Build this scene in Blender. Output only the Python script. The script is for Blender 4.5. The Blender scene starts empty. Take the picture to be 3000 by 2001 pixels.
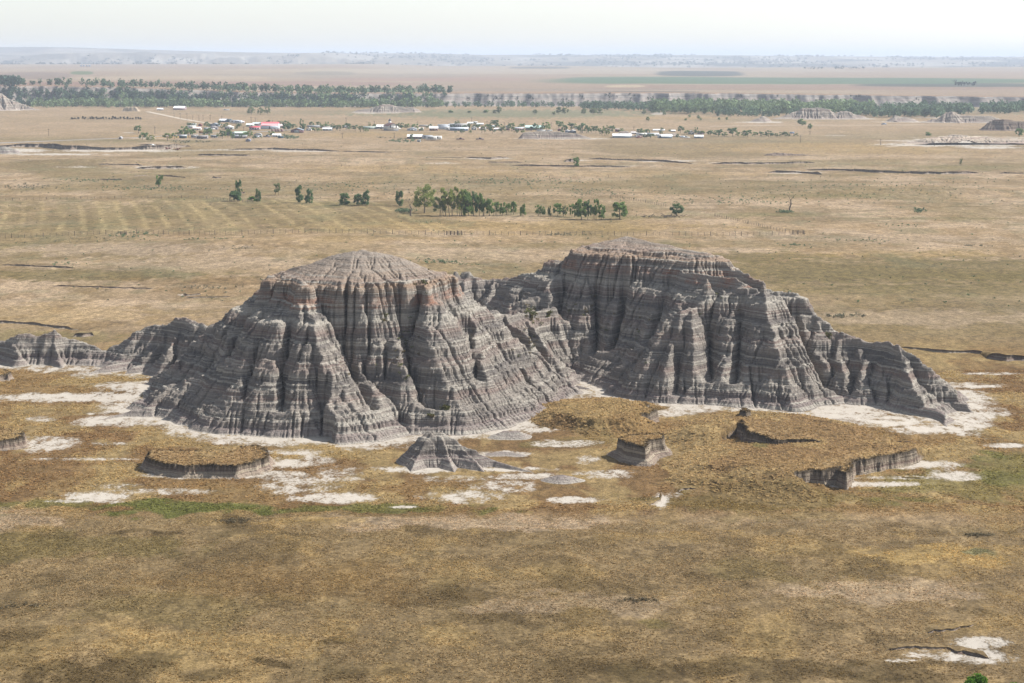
import bpy, math, random
import numpy as np
# ------------------------------------------------------------------ camera, world, sun, exposure
C = bpy.context.scene
COL = C.collection
H = 56.0                      # eye height above the plain, metres
FPX = 5500.0                  # focal length in photograph pixels (3000 wide)
PITCH = math.atan((1000.5 - 165.0) / FPX)
cam_d = bpy.data.cameras.new("camera")
cam = bpy.data.objects.new("camera", cam_d)
COL.objects.link(cam)
cam.location = (0, 0, H)
cam.rotation_euler = (math.pi / 2 - PITCH, 0, 0)
cam_d.sensor_width = 36.0
cam_d.lens = 36.0 * FPX / 3000.0
cam_d.clip_start = 1.0
cam_d.clip_end = 80000.0
C.camera = cam
SUN = np.array((0.69, 0.24, 0.69)); SUN = SUN / np.linalg.norm(SUN)
SUN_EL = math.asin(SUN[2]); SUN_AZ = math.atan2(SUN[0], SUN[1])
world = bpy.data.worlds.new("World"); C.world = world
world.use_nodes = True
wn = world.node_tree.nodes; wl = world.node_tree.links
bg = wn["Background"]
sky = wn.new("ShaderNodeTexSky"); sky.sky_type = 'NISHITA'; sky.sun_disc = False
sky.sun_elevation = SUN_EL; sky.sun_rotation = SUN_AZ
sky.altitude = 700; sky.air_density = 1.0; sky.dust_density = 1.0; sky.ozone_density = 1.0
hsv = wn.new('ShaderNodeHueSaturation'); hsv.inputs['Saturation'].default_value = 0.45; hsv.inputs['Value'].default_value = 1.25
wl.new(sky.outputs[0], hsv.inputs['Color']); wl.new(hsv.outputs[0], bg.inputs[0]); bg.inputs[1].default_value = 0.085
sun_d = bpy.data.lights.new("sun", 'SUN'); sun_d.energy = 5.0; sun_d.angle = math.radians(0.53)
sun_d.color = (1.0, 0.955, 0.89)
sun = bpy.data.objects.new("sun", sun_d); COL.objects.link(sun)
from mathutils import Vector
sun.rotation_euler = Vector((-SUN[0], -SUN[1], -SUN[2])).to_track_quat('-Z', 'Y').to_euler()
C.view_settings.view_transform = 'Standard'
C.view_settings.look = 'None'
C.view_settings.gamma = 1.0
C.view_settings.exposure = 0.72
C.view_settings.use_curve_mapping = False
C.cycles.use_denoising = True
C.cycles.max_bounces = 4
C.cycles.diffuse_bounces = 3
C.cycles.volume_bounces = 1
C.cycles.use_adaptive_sampling = True
C.cycles.adaptive_threshold = 0.015

# ------------------------------------------------------------------ helpers
random.seed(7)
RNG = np.random.default_rng(7)
SP, CP = math.sin(PITCH), math.cos(PITCH)

def ray(px, py):
    u = (np.asarray(px, float) - 1500.0) / FPX; v = -(np.asarray(py, float) - 1000.5) / FPX
    return u, CP + v * SP, -SP + v * CP
def G(px, py, z=0.0):
    """point on the level z seen at a photograph pixel"""
    dx, dy, dz = ray(px, py); t = (z - H) / dz
    return dx * t, dy * t
def R(px, py, Y):
    """point at the distance Y seen at a photograph pixel"""
    dx, dy, dz = ray(px, py); t = Y / dy
    return float(dx * t), float(Y), float(H + dz * t)
def pix(x, y, z):
    zz = z - H
    f = y * CP - zz * SP; up = y * SP + zz * CP
    return 1500.0 + FPX * x / f, 1000.5 - FPX * up / f
def ppm(Y): return FPX / Y    # photograph pixels per metre

def _hash(ix, iy, seed):
    h = (ix.astype(np.int64) * 374761393 + iy.astype(np.int64) * 668265263 + seed * 1442695041) & 0xffffffff
    h = ((h ^ (h >> 13)) * 1274126177) & 0xffffffff
    h = h ^ (h >> 16)
    return (h & 0xffff).astype(np.float32) / 65535.0
def vn(x, y, seed=0):
    ix = np.floor(x); iy = np.floor(y)
    fx = (x - ix).astype(np.float32); fy = (y - iy).astype(np.float32)
    fx = fx * fx * (3 - 2 * fx); fy = fy * fy * (3 - 2 * fy)
    ix = ix.astype(np.int64); iy = iy.astype(np.int64)
    a = _hash(ix, iy, seed); b = _hash(ix + 1, iy, seed); c = _hash(ix, iy + 1, seed); d = _hash(ix + 1, iy + 1, seed)
    return (a + (b - a) * fx) * (1 - fy) + (c + (d - c) * fx) * fy
def fbm(x, y, octv=4, seed=0, gain=0.5):
    s = 0; a = 1.0; t = 0
    for k in range(octv):
        s = s + a * vn(x * 2.03 ** k + 17.3 * k, y * 2.03 ** k - 9.1 * k, seed + k * 31); t += a; a *= gain
    return s / t
def sst(a, b, x):
    t = np.clip((x - a) / (b - a), 0, 1); return t * t * (3 - 2 * t)
def s2l(r, g, b):
    return tuple(((c / 255.0) / 12.92 if c <= 10 else (((c / 255.0) + 0.055) / 1.055) ** 2.4) for c in (r, g, b))

def mesh_np(name, V, faces, mat=None, smooth=False, cols=None, parent=None, attrs=None, mats=None, midx=None):
    """one mesh object from numpy vertices and an (n,4) or (n,3) face array"""
    me = bpy.data.meshes.new(name)
    V = np.ascontiguousarray(V, np.float32); faces = np.ascontiguousarray(faces, np.int32)
    n, k = faces.shape
    me.vertices.add(len(V)); me.vertices.foreach_set("co", V.ravel())
    me.loops.add(n * k); me.loops.foreach_set("vertex_index", faces.ravel())
    me.polygons.add(n)
    me.polygons.foreach_set("loop_start", np.arange(0, n * k, k, dtype=np.int32))
    me.polygons.foreach_set("loop_total", np.full(n, k, np.int32))
    if smooth: me.polygons.foreach_set("use_smooth", np.ones(n, bool))
    for m in (mats or ([mat] if mat else [])): me.materials.append(m)
    if midx is not None: me.polygons.foreach_set("material_index", np.ascontiguousarray(midx, np.int32))
    me.update(calc_edges=True)
    if cols is not None:
        a = me.color_attributes.new("col", 'FLOAT_COLOR', 'POINT')
        c4 = np.ones((len(V), 4), np.float32); c4[:, :3] = cols
        a.data.foreach_set("color", c4.ravel())
    for kx, vals in (attrs or {}).items():
        a = me.attributes.new(kx, 'FLOAT', 'POINT'); a.data.foreach_set("value", np.ascontiguousarray(vals, np.float32))
    o = bpy.data.objects.new(name, me); COL.objects.link(o)
    if parent: o.parent = parent
    return o

class MB:
    """collects boxes, tubes and free quads as one mesh (quads, possibly degenerate)"""
    def __init__(s): s.v = []; s.f = []; s.n = 0
    def add(s, V, F):
        V = np.asarray(V, float); F = np.asarray(F, int)
        s.v.append(V); s.f.append(F + s.n); s.n += len(V)
    def box(s, x0, x1, y0, y1, z0, z1):
        V = [(x, y, z) for z in (z0, z1) for y in (y0, y1) for x in (x0, x1)]
        s.add(V, [(0, 2, 3, 1), (4, 5, 7, 6), (0, 1, 5, 4), (2, 6, 7, 3), (0, 4, 6, 2), (1, 3, 7, 5)])
    def tube(s, pts, rad, k=6):
        pts = np.asarray(pts, float); n = len(pts)
        for i in range(n):
            d = pts[min(i + 1, n - 1)] - pts[max(i - 1, 0)]; d = d / (np.linalg.norm(d) + 1e-9)
            a = np.cross(d, (0.0, 1.0, 0.0) if abs(d[1]) < 0.9 else (1.0, 0, 0)); a /= np.linalg.norm(a); b = np.cross(d, a)
            t = np.arange(k) * 2 * math.pi / k
            ring = pts[i] + rad[i] * (np.cos(t)[:, None] * a + np.sin(t)[:, None] * b)
            s.v.append(ring)
        F = []
        for i in range(n - 1):
            for j in range(k):
                q = s.n + i * k
                F.append((q + j, q + (j + 1) % k, q + k + (j + 1) % k, q + k + j))
        s.f.append(np.array(F)); s.n += n * k
    def build(s, name, mat, parent=None, smooth=False):
        return mesh_np(name, np.vstack(s.v), np.vstack(s.f), mat, smooth=smooth, parent=parent)

def tag(o, label=None, cat=None, group=None, kind=None):
    if label: o["label"] = label
    if cat: o["category"] = cat
    if group: o["group"] = group
    if kind: o["kind"] = kind
    return o
def empty(name, loc, rz=0.0, sc=None):
    o = bpy.data.objects.new(name, None); COL.objects.link(o); o.location = loc; o.rotation_euler = (0, 0, rz)
    if sc is not None: o.scale = sc
    return o
def copy_tree(o, parent=None):
    c = o.copy(); COL.objects.link(c)
    if parent: c.parent = parent
    for ch in list(o.children): copy_tree(ch, c)
    return c

# ------------------------------------------------------------------ materials
def new_mat(name, rough=0.9, spec=0.15):
    m = bpy.data.materials.new(name); m.use_nodes = True
    nt = m.node_tree; b = nt.nodes["Principled BSDF"]
    b.inputs["Roughness"].default_value = rough
    b.inputs["Specular IOR Level"].default_value = spec
    return m, nt, b
def N(nt, typ, **kw):
    n = nt.nodes.new(typ)
    for k, v in kw.items(): setattr(n, k, v)
    return n
def math_n(nt, op, a, b=None, c=None, clamp=False):
    n = nt.nodes.new("ShaderNodeMath"); n.operation = op; n.use_clamp = clamp
    for i, v in enumerate((a, b, c)):
        if v is None: continue
        if isinstance(v, (int, float)): n.inputs[i].default_value = v
        else: nt.links.new(v, n.inputs[i])
    return n.outputs[0]
def mix_c(nt, fac, a, b, blend='MIX'):
    n = nt.nodes.new("ShaderNodeMix"); n.data_type = 'RGBA'; n.blend_type = blend
    for i, v in ((0, fac), (6, a), (7, b)):
        if isinstance(v, (int, float)): n.inputs[i].default_value = v
        elif isinstance(v, tuple): n.inputs[i].default_value = (*v[:3], 1)
        else: nt.links.new(v, n.inputs[i])
    return n.outputs[2]
def ramp(nt, fac, stops, interp='LINEAR'):
    n = nt.nodes.new("ShaderNodeValToRGB"); n.color_ramp.interpolation = interp
    e = n.color_ramp.elements
    while len(e) < len(stops): e.new(0.5)
    for k, (p, c) in enumerate(stops):
        e[k].position = p; e[k].color = (c, c, c, 1) if isinstance(c, (int, float)) else (*c[:3], 1)
    nt.links.new(fac, n.inputs[0]); return n.outputs[0]
def noise(nt, scale, detail=3.0, rough=0.55, vec=None, dist=0.0):
    n = nt.nodes.new("ShaderNodeTexNoise"); n.inputs["Scale"].default_value = scale
    n.inputs["Detail"].default_value = detail; n.inputs["Roughness"].default_value = rough
    n.inputs["Distortion"].default_value = dist
    if vec is not None: nt.links.new(vec, n.inputs["Vector"])
    return n.outputs[0]
def scaled(nt, vec, s):
    n = nt.nodes.new("ShaderNodeVectorMath"); n.operation = 'MULTIPLY'
    nt.links.new(vec, n.inputs[0]); n.inputs[1].default_value = s; return n.outputs[0]
def pos(nt): return N(nt, "ShaderNodeNewGeometry").outputs["Position"]

def plain_mat(name, col, rough=0.85, spec=0.2, var=0.25, scale=1.2):
    m, nt, b = new_mat(name, rough, spec)
    o = N(nt, "ShaderNodeTexCoord").outputs["Object"]
    f = noise(nt, scale, 3, 0.6, o)
    c = mix_c(nt, f, tuple(x * (1 - var) for x in col), tuple(min(1, x * (1 + var)) for x in col))
    nt.links.new(c, b.inputs["Base Color"]); return m

def ground_mat():
    m, nt, b = new_mat("prairie_ground", 0.95, 0.05)
    P = pos(nt)
    a = N(nt, "ShaderNodeVertexColor", layer_name="col").outputs["Color"]
    w = N(nt, "ShaderNodeAttribute", attribute_name="white").outputs["Fac"]
    n1 = noise(nt, 2.6, 4, 0.7, P)            # tufts, tens of centimetres
    n2 = noise(nt, 0.35, 4, 0.65, scaled(nt, P, (1, 0.55, 1)))   # metres
    n3 = noise(nt, 0.045, 4, 0.6, scaled(nt, P, (1, 0.45, 1)))
    n0 = noise(nt, 7.0, 3, 0.7, P)
    k = math_n(nt, 'MULTIPLY_ADD', ramp(nt, n1, [(0.3, 0.0), (0.7, 1.0)]), 0.75, 0.42)
    k = math_n(nt, 'MULTIPLY', k, math_n(nt, 'MULTIPLY_ADD', n0, 0.7, 0.65))
    n5 = noise(nt, 0.85, 5, 0.7, scaled(nt, P, (1, 0.7, 1)))
    k = math_n(nt, 'MULTIPLY', k, ramp(nt, n5, [(0.40, 0.74), (0.60, 1.22)]))
    k = math_n(nt, 'MULTIPLY', k, math_n(nt, 'MULTIPLY_ADD', n2, 1.5, 0.25))
    k = math_n(nt, 'MULTIPLY', k, math_n(nt, 'MULTIPLY_ADD', n3, 0.5, 0.75))
    kv = N(nt, "ShaderNodeCombineXYZ")
    for i in range(3): nt.links.new(k, kv.inputs[i])
    c = mix_c(nt, 1.0, a, kv.outputs[0], 'MULTIPLY')
    hue = noise(nt, 0.12, 3, 0.6, P)
    c = mix_c(nt, math_n(nt, 'MULTIPLY', ramp(nt, hue, [(0.5, 0.0), (0.75, 1.0)]), 0.22), c, (0.13, 0.105, 0.045))
    # bare clay and salt flats
    nb = noise(nt, 0.5, 7, 0.72, scaled(nt, P, (1, 0.6, 1)))
    nb2 = noise(nt, 2.2, 4, 0.7, P)
    wn_ = math_n(nt, 'ADD', math_n(nt, 'MULTIPLY_ADD', nb, 3.0, -1.5), math_n(nt, 'MULTIPLY_ADD', nb2, 1.8, -0.9))
    wm = math_n(nt, 'ADD', w, math_n(nt, 'MULTIPLY', wn_, math_n(nt, 'MULTIPLY', w, 2.2, clamp=True)))
    wm = ramp(nt, wm, [(0.34, 0.0), (0.80, 1.0)])
    wc = mix_c(nt, noise(nt, 0.7, 5, 0.7, P), (0.30, 0.262, 0.22), (0.48, 0.445, 0.39))
    c = mix_c(nt, wm, c, wc)
    nt.links.new(c, b.inputs["Base Color"])
    bp = N(nt, "ShaderNodeBump"); bp.inputs["Strength"].default_value = 0.7; bp.inputs["Distance"].default_value = 0.22
    hgt = math_n(nt, 'MULTIPLY', n1, math_n(nt, 'MULTIPLY_ADD', wm, -0.8, 1.0))
    nt.links.new(hgt, bp.inputs["Height"]); nt.links.new(bp.outputs[0], b.inputs["Normal"])
    return m

def rock_mat(name, tint=(1, 1, 1), zs=1.0, zo=0.0, turf=False, red=True):
    m, nt, b = new_mat(name, 0.95, 0.05)
    P = pos(nt)
    sep = N(nt, "ShaderNodeSeparateXYZ"); nt.links.new(P, sep.inputs[0])
    wob = noise(nt, 0.16, 3, 0.55, P)
    z = math_n(nt, 'ADD', sep.outputs[2], math_n(nt, 'MULTIPLY_ADD', wob, 1.5, -0.75 + zo))
    zf = math_n(nt, 'DIVIDE', z, 26.0 * zs)
    g1 = (0.215, 0.19, 0.168); g2 = (0.275, 0.243, 0.212); g3 = (0.168, 0.152, 0.14); pal = (0.40, 0.37, 0.32)
    mv = (0.24, 0.185, 0.16); rd = (0.30, 0.168, 0.118) if red else mv; tan = (0.34, 0.245, 0.175)
    S = [(0.0, (0.31, 0.275, 0.245)), (0.045, (0.235, 0.19, 0.175)), (0.08, g1), (0.16, g2), (0.185, mv), (0.22, g1), (0.28, g3), (0.31, g2), (0.36, mv), (0.385, g1),
         (0.44, g2), (0.47, g3), (0.52, mv), (0.55, g2), (0.58, pal), (0.605, g3), (0.635, g2), (0.655, rd), (0.70, (0.30, 0.175, 0.125)), (0.715, g1), (0.735, (0.25, 0.19, 0.15)), (0.765, tan), (0.79, (0.285, 0.215, 0.175)), (0.82, tan), (0.95, (0.38, 0.325, 0.27))]
    c = ramp(nt, zf, S)
    if red:
        c = mix_c(nt, math_n(nt, 'MULTIPLY', ramp(nt, zf, [(0.63, 0.0), (0.645, 1.0), (0.705, 1.0), (0.72, 0.0)]), ramp(nt, noise(nt, 0.22, 4, 0.65, P), [(0.42, 0.9), (0.6, 0.0)])), c, g2)
    # thin beds
    lay = noise(nt, 1.0, 4, 0.75, scaled(nt, P, (0.035, 0.035, 2.6)), 0.3)
    lay2 = noise(nt, 1.0, 3, 0.7, scaled(nt, P, (0.05, 0.05, 7.0)), 0.2)
    c = mix_c(nt, ramp(nt, lay, [(0.53, 0.0), (0.58, 0.9)]), c, pal)
    c = mix_c(nt, ramp(nt, lay, [(0.36, 0.5), (0.46, 0.0)]), c, (0.16, 0.145, 0.14))
    c = mix_c(nt, ramp(nt, lay2, [(0.56, 0.0), (0.62, 0.6)]), c, (0.40, 0.37, 0.32))
    c = mix_c(nt, ramp(nt, math_n(nt, 'DIVIDE', z, 26.0), [(0.775, 0.0), (0.83, 0.75)]), c, (0.285, 0.24, 0.20))
    sp = noise(nt, 3.2, 5, 0.7, P)
    kv = N(nt, "ShaderNodeCombineXYZ"); k = math_n(nt, 'MULTIPLY_ADD', sp, 0.85, 0.42)
    for i in range(3): nt.links.new(k, kv.inputs[i])
    c = mix_c(nt, 1.0, c, kv.outputs[0], 'MULTIPLY')
    if tint != (1, 1, 1): c = mix_c(nt, 1.0, c, tint, 'MULTIPLY')
    nt.links.new(c, b.inputs["Base Color"])
    bp = N(nt, "ShaderNodeBump"); bp.inputs["Strength"].default_value = 1.0; bp.inputs["Distance"].default_value = 0.32
    rill = noise(nt, 1.0, 4, 0.65, scaled(nt, P, (2.4, 2.4, 0.45)))
    hh = math_n(nt, 'ADD', math_n(nt, 'MULTIPLY', lay, 1.1), math_n(nt, 'ADD', math_n(nt, 'MULTIPLY', sp, 0.5), math_n(nt, 'MULTIPLY', rill, 0.9)))
    nt.links.new(hh, bp.inputs["Height"]); nt.links.new(bp.outputs[0], b.inputs["Normal"])
    return m

def leaf_mat(name, dark, light, yellow=None):
    m, nt, b = new_mat(name, 0.7, 0.2)
    o = N(nt, "ShaderNodeTexCoord").outputs["Object"]
    f = noise(nt, 0.8, 3, 0.6, o)
    c = mix_c(nt, ramp(nt, f, [(0.32, 0.0), (0.68, 1.0)]), dark, light)
    if yellow: c = mix_c(nt, ramp(nt, noise(nt, 0.35, 2, 0.5, o), [(0.58, 0.0), (0.7, 0.7)]), c, yellow)
    nt.links.new(c, b.inputs["Base Color"])
    tr = N(nt, "ShaderNodeBsdfTranslucent"); nt.links.new(c, tr.inputs[0])
    mx = N(nt, "ShaderNodeMixShader"); mx.inputs[0].default_value = 0.5
    nt.links.new(b.outputs[0], mx.inputs[1]); nt.links.new(tr.outputs[0], mx.inputs[2])
    nt.links.new(mx.outputs[0], nt.nodes["Material Output"].inputs[0])
    return m
def vcol_mat(name, rough=0.9, trans=0.0):
    m, nt, b = new_mat(name, rough, 0.08)
    a = N(nt, "ShaderNodeVertexColor", layer_name="col").outputs["Color"]
    nt.links.new(a, b.inputs["Base Color"])
    if trans:
        tr = N(nt, "ShaderNodeBsdfTranslucent"); nt.links.new(a, tr.inputs[0])
        mx = N(nt, "ShaderNodeMixShader"); mx.inputs[0].default_value = trans
        nt.links.new(b.outputs[0], mx.inputs[1]); nt.links.new(tr.outputs[0], mx.inputs[2])
        nt.links.new(mx.outputs[0], nt.nodes["Material Output"].inputs[0])
    return m

M_ground = ground_mat()
M_rock = rock_mat("banded_claystone")
M_mound = rock_mat("grey_claystone", (1.0, 1.0, 1.0), zs=1.0, red=False)
M_bank = rock_mat("bank_clay", (0.98, 0.9, 0.8), zs=0.6, red=False)
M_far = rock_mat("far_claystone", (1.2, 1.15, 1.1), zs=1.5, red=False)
M_grass = vcol_mat("dry_grass_blades", 0.9, 0.5)
M_wood = plain_mat("weathered_wood", (0.13, 0.105, 0.085))
M_bark = plain_mat("grey_bark", (0.12, 0.10, 0.085))
# ------------------------------------------------------------------ eroded landforms
FZ_RAW = np.array([-60., 0, 5.5, 13.4, 17.3, 17.9, 19.0, 26.0])
FZ_Z = np.array([-60., 0, 5.0, 14.2, 17.3, 19.9, 20.4, 24.7])
FZ2_RAW = np.array([-60., 0, 5.5, 13.4, 16.8, 17.9, 21.0, 26.0]); FZ2_Z = np.array([-60., 0, 5.0, 14.2, 16.9, 19.4, 21.9, 25.2])
def Fz(r, dome=False): return np.interp(r, FZ2_RAW, FZ2_Z) if dome else np.interp(r, FZ_RAW, FZ_Z)
def Finv(z): return np.interp(z, FZ_Z, FZ_RAW)

def erode(z, dx, iters, K, m=0.56, base=0.0, talus=1.9, diff=0.02, seed=1):
    """stream-power erosion on a height grid: carves gullies that join downhill"""
    rg = np.random.default_rng(seed)
    ny, nx = z.shape; n = ny * nx
    idx = np.arange(n).reshape(ny, nx)
    sh = [(-1, 0, 1), (1, 0, 1), (0, -1, 1), (0, 1, 1), (-1, -1, 1.4142), (-1, 1, 1.4142), (1, -1, 1.4142), (1, 1, 1.4142)]
    cell = dx * dx
    for it in range(iters):
        zz = z + rg.normal(0, 0.012, z.shape)
        zp = np.pad(zz, 1, constant_values=1e6); ip = np.pad(idx, 1)
        best = np.zeros(z.shape); rcv = idx.copy(); dist = np.full(z.shape, dx)
        for oy, ox, d in sh:
            nb = zp[1 + oy:1 + oy + ny, 1 + ox:1 + ox + nx]
            s = (zz - nb) / (d * dx)
            g = s > best
            best = np.where(g, s, best); rcv = np.where(g, ip[1 + oy:1 + oy + ny, 1 + ox:1 + ox + nx], rcv); dist = np.where(g, d * dx, dist)
        act = np.nonzero((z > base).ravel())[0]
        order = act[np.argsort(zz.ravel()[act])]
        ol = order.tolist(); rl = rcv.ravel().tolist()
        A = [cell] * n
        for i in reversed(ol):
            r = rl[i]
            if r != i: A[r] += A[i]
        hard = 1.0 + 0.3 * np.sin(z * 4.1 + 1.0) * np.sin(z * 1.7)
        F = (K / iters * hard * np.minimum(np.array(A), 260.0).reshape(z.shape) ** m / dist).ravel().tolist()
        zl = z.ravel().tolist()
        for i in ol:
            r = rl[i]
            if r != i:
                f = F[i]; t = (zl[i] + f * zl[r]) / (1 + f)
                if t < zl[i]: zl[i] = t
        z = np.array(zl).reshape(ny, nx)
        zp = np.pad(z, 1, mode='edge')
        lap = zp[:-2, 1:-1] + zp[2:, 1:-1] + zp[1:-1, :-2] + zp[1:-1, 2:] - 4 * z
        z = z + diff * lap
    return z

def polys_raw(X, Y, polys):
    """highest of the slopes that fall away from every crest polyline"""
    h = np.full(X.shape, -50.0, np.float32)
    for pts, s in polys:
        s, cap = s if isinstance(s, tuple) else (s, None)
        s0 = s
        for a, b in zip(pts[:-1], pts[1:]):
            ax, ay, az = a; bx, by, bz = b
            dx, dy = bx - ax, by - ay; L = dx * dx + dy * dy + 1e-9
            t = np.clip(((X - ax) * dx + (Y - ay) * dy) / L, 0, 1)
            d = np.hypot(X - ax - t * dx, Y - ay - t * dy)
            zc = az + t * (bz - az)
            if isinstance(s0, list):      # [slope to the sunny right, slope to the shaded left] of a spur walked downhill
                s = np.where(dx * (Y - ay) - dy * (X - ax) > 0, s0[0], s0[1])
            c = zc - s * d
            if cap is not None:      # a gentle dome that ends in a steep rim
                dc = np.maximum(zc - cap, 0) / s
                c = np.where(d < dc, c, np.minimum(zc, cap) - 2.2 * (d - dc))
            h = np.maximum(h, c)
    return h

def crest(pts, s=0.95):
    """crest polyline given as (photo x, photo y, distance); distance None puts the point at ground level"""
    out = []
    for px, py, Y in pts:
        if Y is None:
            x, y = G(px, py, 0.3); out.append((float(x), float(y), 0.3))
        else:
            x, y, z = R(px, py, Y); out.append((x, y, float(Finv(max(z, 0.2)))))
    return out, s

FIELDS = []      # footprints, used to lay the pale clay apron round each landform
def landform(name, polys, dx, K, iters, mat, warp=(1.8, 6.5), seed=1, cuts=(), zcut=-0.35, ledge=1.0, label=None, cat=None, coarse=2, talus=1.9, z0=0.0, zmap=True, kind=None, diff=0.009):
    xs = [p[0] for pl, s in polys for p in pl]; ys = [p[1] for pl, s in polys for p in pl]; zs = [p[2] for pl, s in polys for p in pl]
    mg = min(max(zs) * 1.2 + 2, 22)
    x0, x1, y0, y1 = min(xs) - mg, max(xs) + mg, min(ys) - mg, max(ys) + mg
    def raw_at(X, Y):
        wx = (fbm(X / warp[1], Y / warp[1], 3, seed) - 0.5) * 2 * warp[0]
        wy = (fbm(X / warp[1] + 50, Y / warp[1], 3, seed + 5) - 0.5) * 2 * warp[0]
        return polys_raw(X + wx, Y + wy, polys)
    FIELDS.append((raw_at, x0 - 12, x1 + 12, y0 - 12, y1 + 12))
    d2 = dx * coarse
    X, Y = np.meshgrid(np.arange(x0, x1, d2), np.arange(y0, y1, d2))
    r = raw_at(X, Y)
    z = Fz(r, zmap == 2) if zmap else r
    zmapn = 1.0 if zmap else 0.0
    z = z + (fbm(X / 2.1, Y / 2.1, 4, seed + 3) - 0.5) * 0.6 * sst(0.3, 4, z) * (1 - .6 * sst(20, 21, z))
    z = z + zmapn * (fbm(X / 5.2, Y / 5.2, 3, seed + 33) - 0.5) * 3.0 * sst(2, 8, z) * (1 - sst(16.0, 18.5, z))
    for pts, dep, wid in cuts:       # deep slots worn down the faces
        Q = [R(*q) for q in pts]; D = np.full(X.shape, 99.0)
        for q, p in zip(Q[:-1], Q[1:]):
            ex, ey = p[0] - q[0], p[1] - q[1]; t = np.clip(((X - q[0]) * ex + (Y - q[1]) * ey) / (ex * ex + ey * ey), 0, 1)
            D = np.minimum(D, np.hypot(X - q[0] - t * ex, Y - q[1] - t * ey))
        D = D + (fbm(X / 2, Y / 2, 2, seed + 17) - .5) * 0.8
        z = z - dep * np.exp(-(np.maximum(D, 0) / wid) ** 2) * sst(0.8, 3.0, z) * (1 - sst(16.5, 19.5, z))
    z = erode(z, d2, iters, K, seed=seed, diff=diff)
    if coarse > 1:      # refine the grid, then cut the fine rills
        Xf, Yf = np.meshgrid(np.arange(x0, x0 + d2 * (X.shape[1] - 1), dx), np.arange(y0, y0 + d2 * (X.shape[0] - 1), dx))
        u = (Xf - x0) / d2; v = (Yf - y0) / d2
        i = np.clip(u.astype(int), 0, X.shape[1] - 2); j = np.clip(v.astype(int), 0, X.shape[0] - 2); fu = u - i; fv = v - j
        z = (z[j, i] * (1 - fu) + z[j, i + 1] * fu) * (1 - fv) + (z[j + 1, i] * (1 - fu) + z[j + 1, i + 1] * fu) * fv
        X, Y = Xf, Yf
        z = z + (fbm(X / 0.5, Y / 0.5, 3, seed + 9) - 0.5) * 0.34 * sst(0.2, 1.5, z) * (1 - .7 * sst(20, 21, z))
        z = erode(z, dx, max(4, iters // 2), K * 0.42, seed=seed + 2, diff=0.003)
    zz = z + (fbm(X / 9, Y / 9, 2, seed + 8) - 0.5) * 1.0      # beds that wander a little
    zz = zz + 0.25 * (vn(zz * 0.8, zz * 0, 4) - 0.5)
    hard = 0.35 + 1.1 * fbm(X / 6, Y / 6, 3, seed + 19)
    led = 0.3 * ledge * sst(0.4, 2.0, z)
    for lam, st in ((2.9, .25), (1.25, .5), (0.55, .75)):
        fr = (zz / lam + lam) % 1.0
        led = led + ledge * hard * st * lam * (sst(0.3, 0.75, fr) - fr) * sst(0.3, 1.5, z)
    z = z + 0.42 * (fbm(X / 0.9 + zz * 1.1, Y / 0.9 - zz * 0.8, 3, seed + 27) - .5) * sst(0.3, 2, z) * (1 - .7 * sst(20, 21, z)) + 0.6 * (fbm(X / 2.6 + zz * .5, Y / 2.6 - zz * .4, 2, seed + 28) - .5) * sst(1, 4, z) * (1 - .6 * sst(20, 21, z))
    z = z + (led - 0.3 * ledge * sst(0.4, 2.0, z)) * (1 - 0.85 * sst(20.2, 21.2, z))
    keep = z > zcut
    ny, nx = z.shape
    cell = keep[:-1, :-1] | keep[1:, :-1] | keep[:-1, 1:] | keep[1:, 1:]
    jj, ii = np.nonzero(cell)
    a = jj * nx + ii
    F = np.stack([a, a + 1, a + nx + 1, a + nx], 1)
    used = np.unique(F); mp = np.full(ny * nx, -1); mp[used] = np.arange(len(used))
    V = np.stack([X.ravel()[used], Y.ravel()[used], np.maximum(z.ravel()[used], zcut - 0.3) + z0], 1)
    o = mesh_np(name, V, mp[F], mat, smooth=True)
    tag(o, label, cat, kind=kind)
    return o

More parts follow.
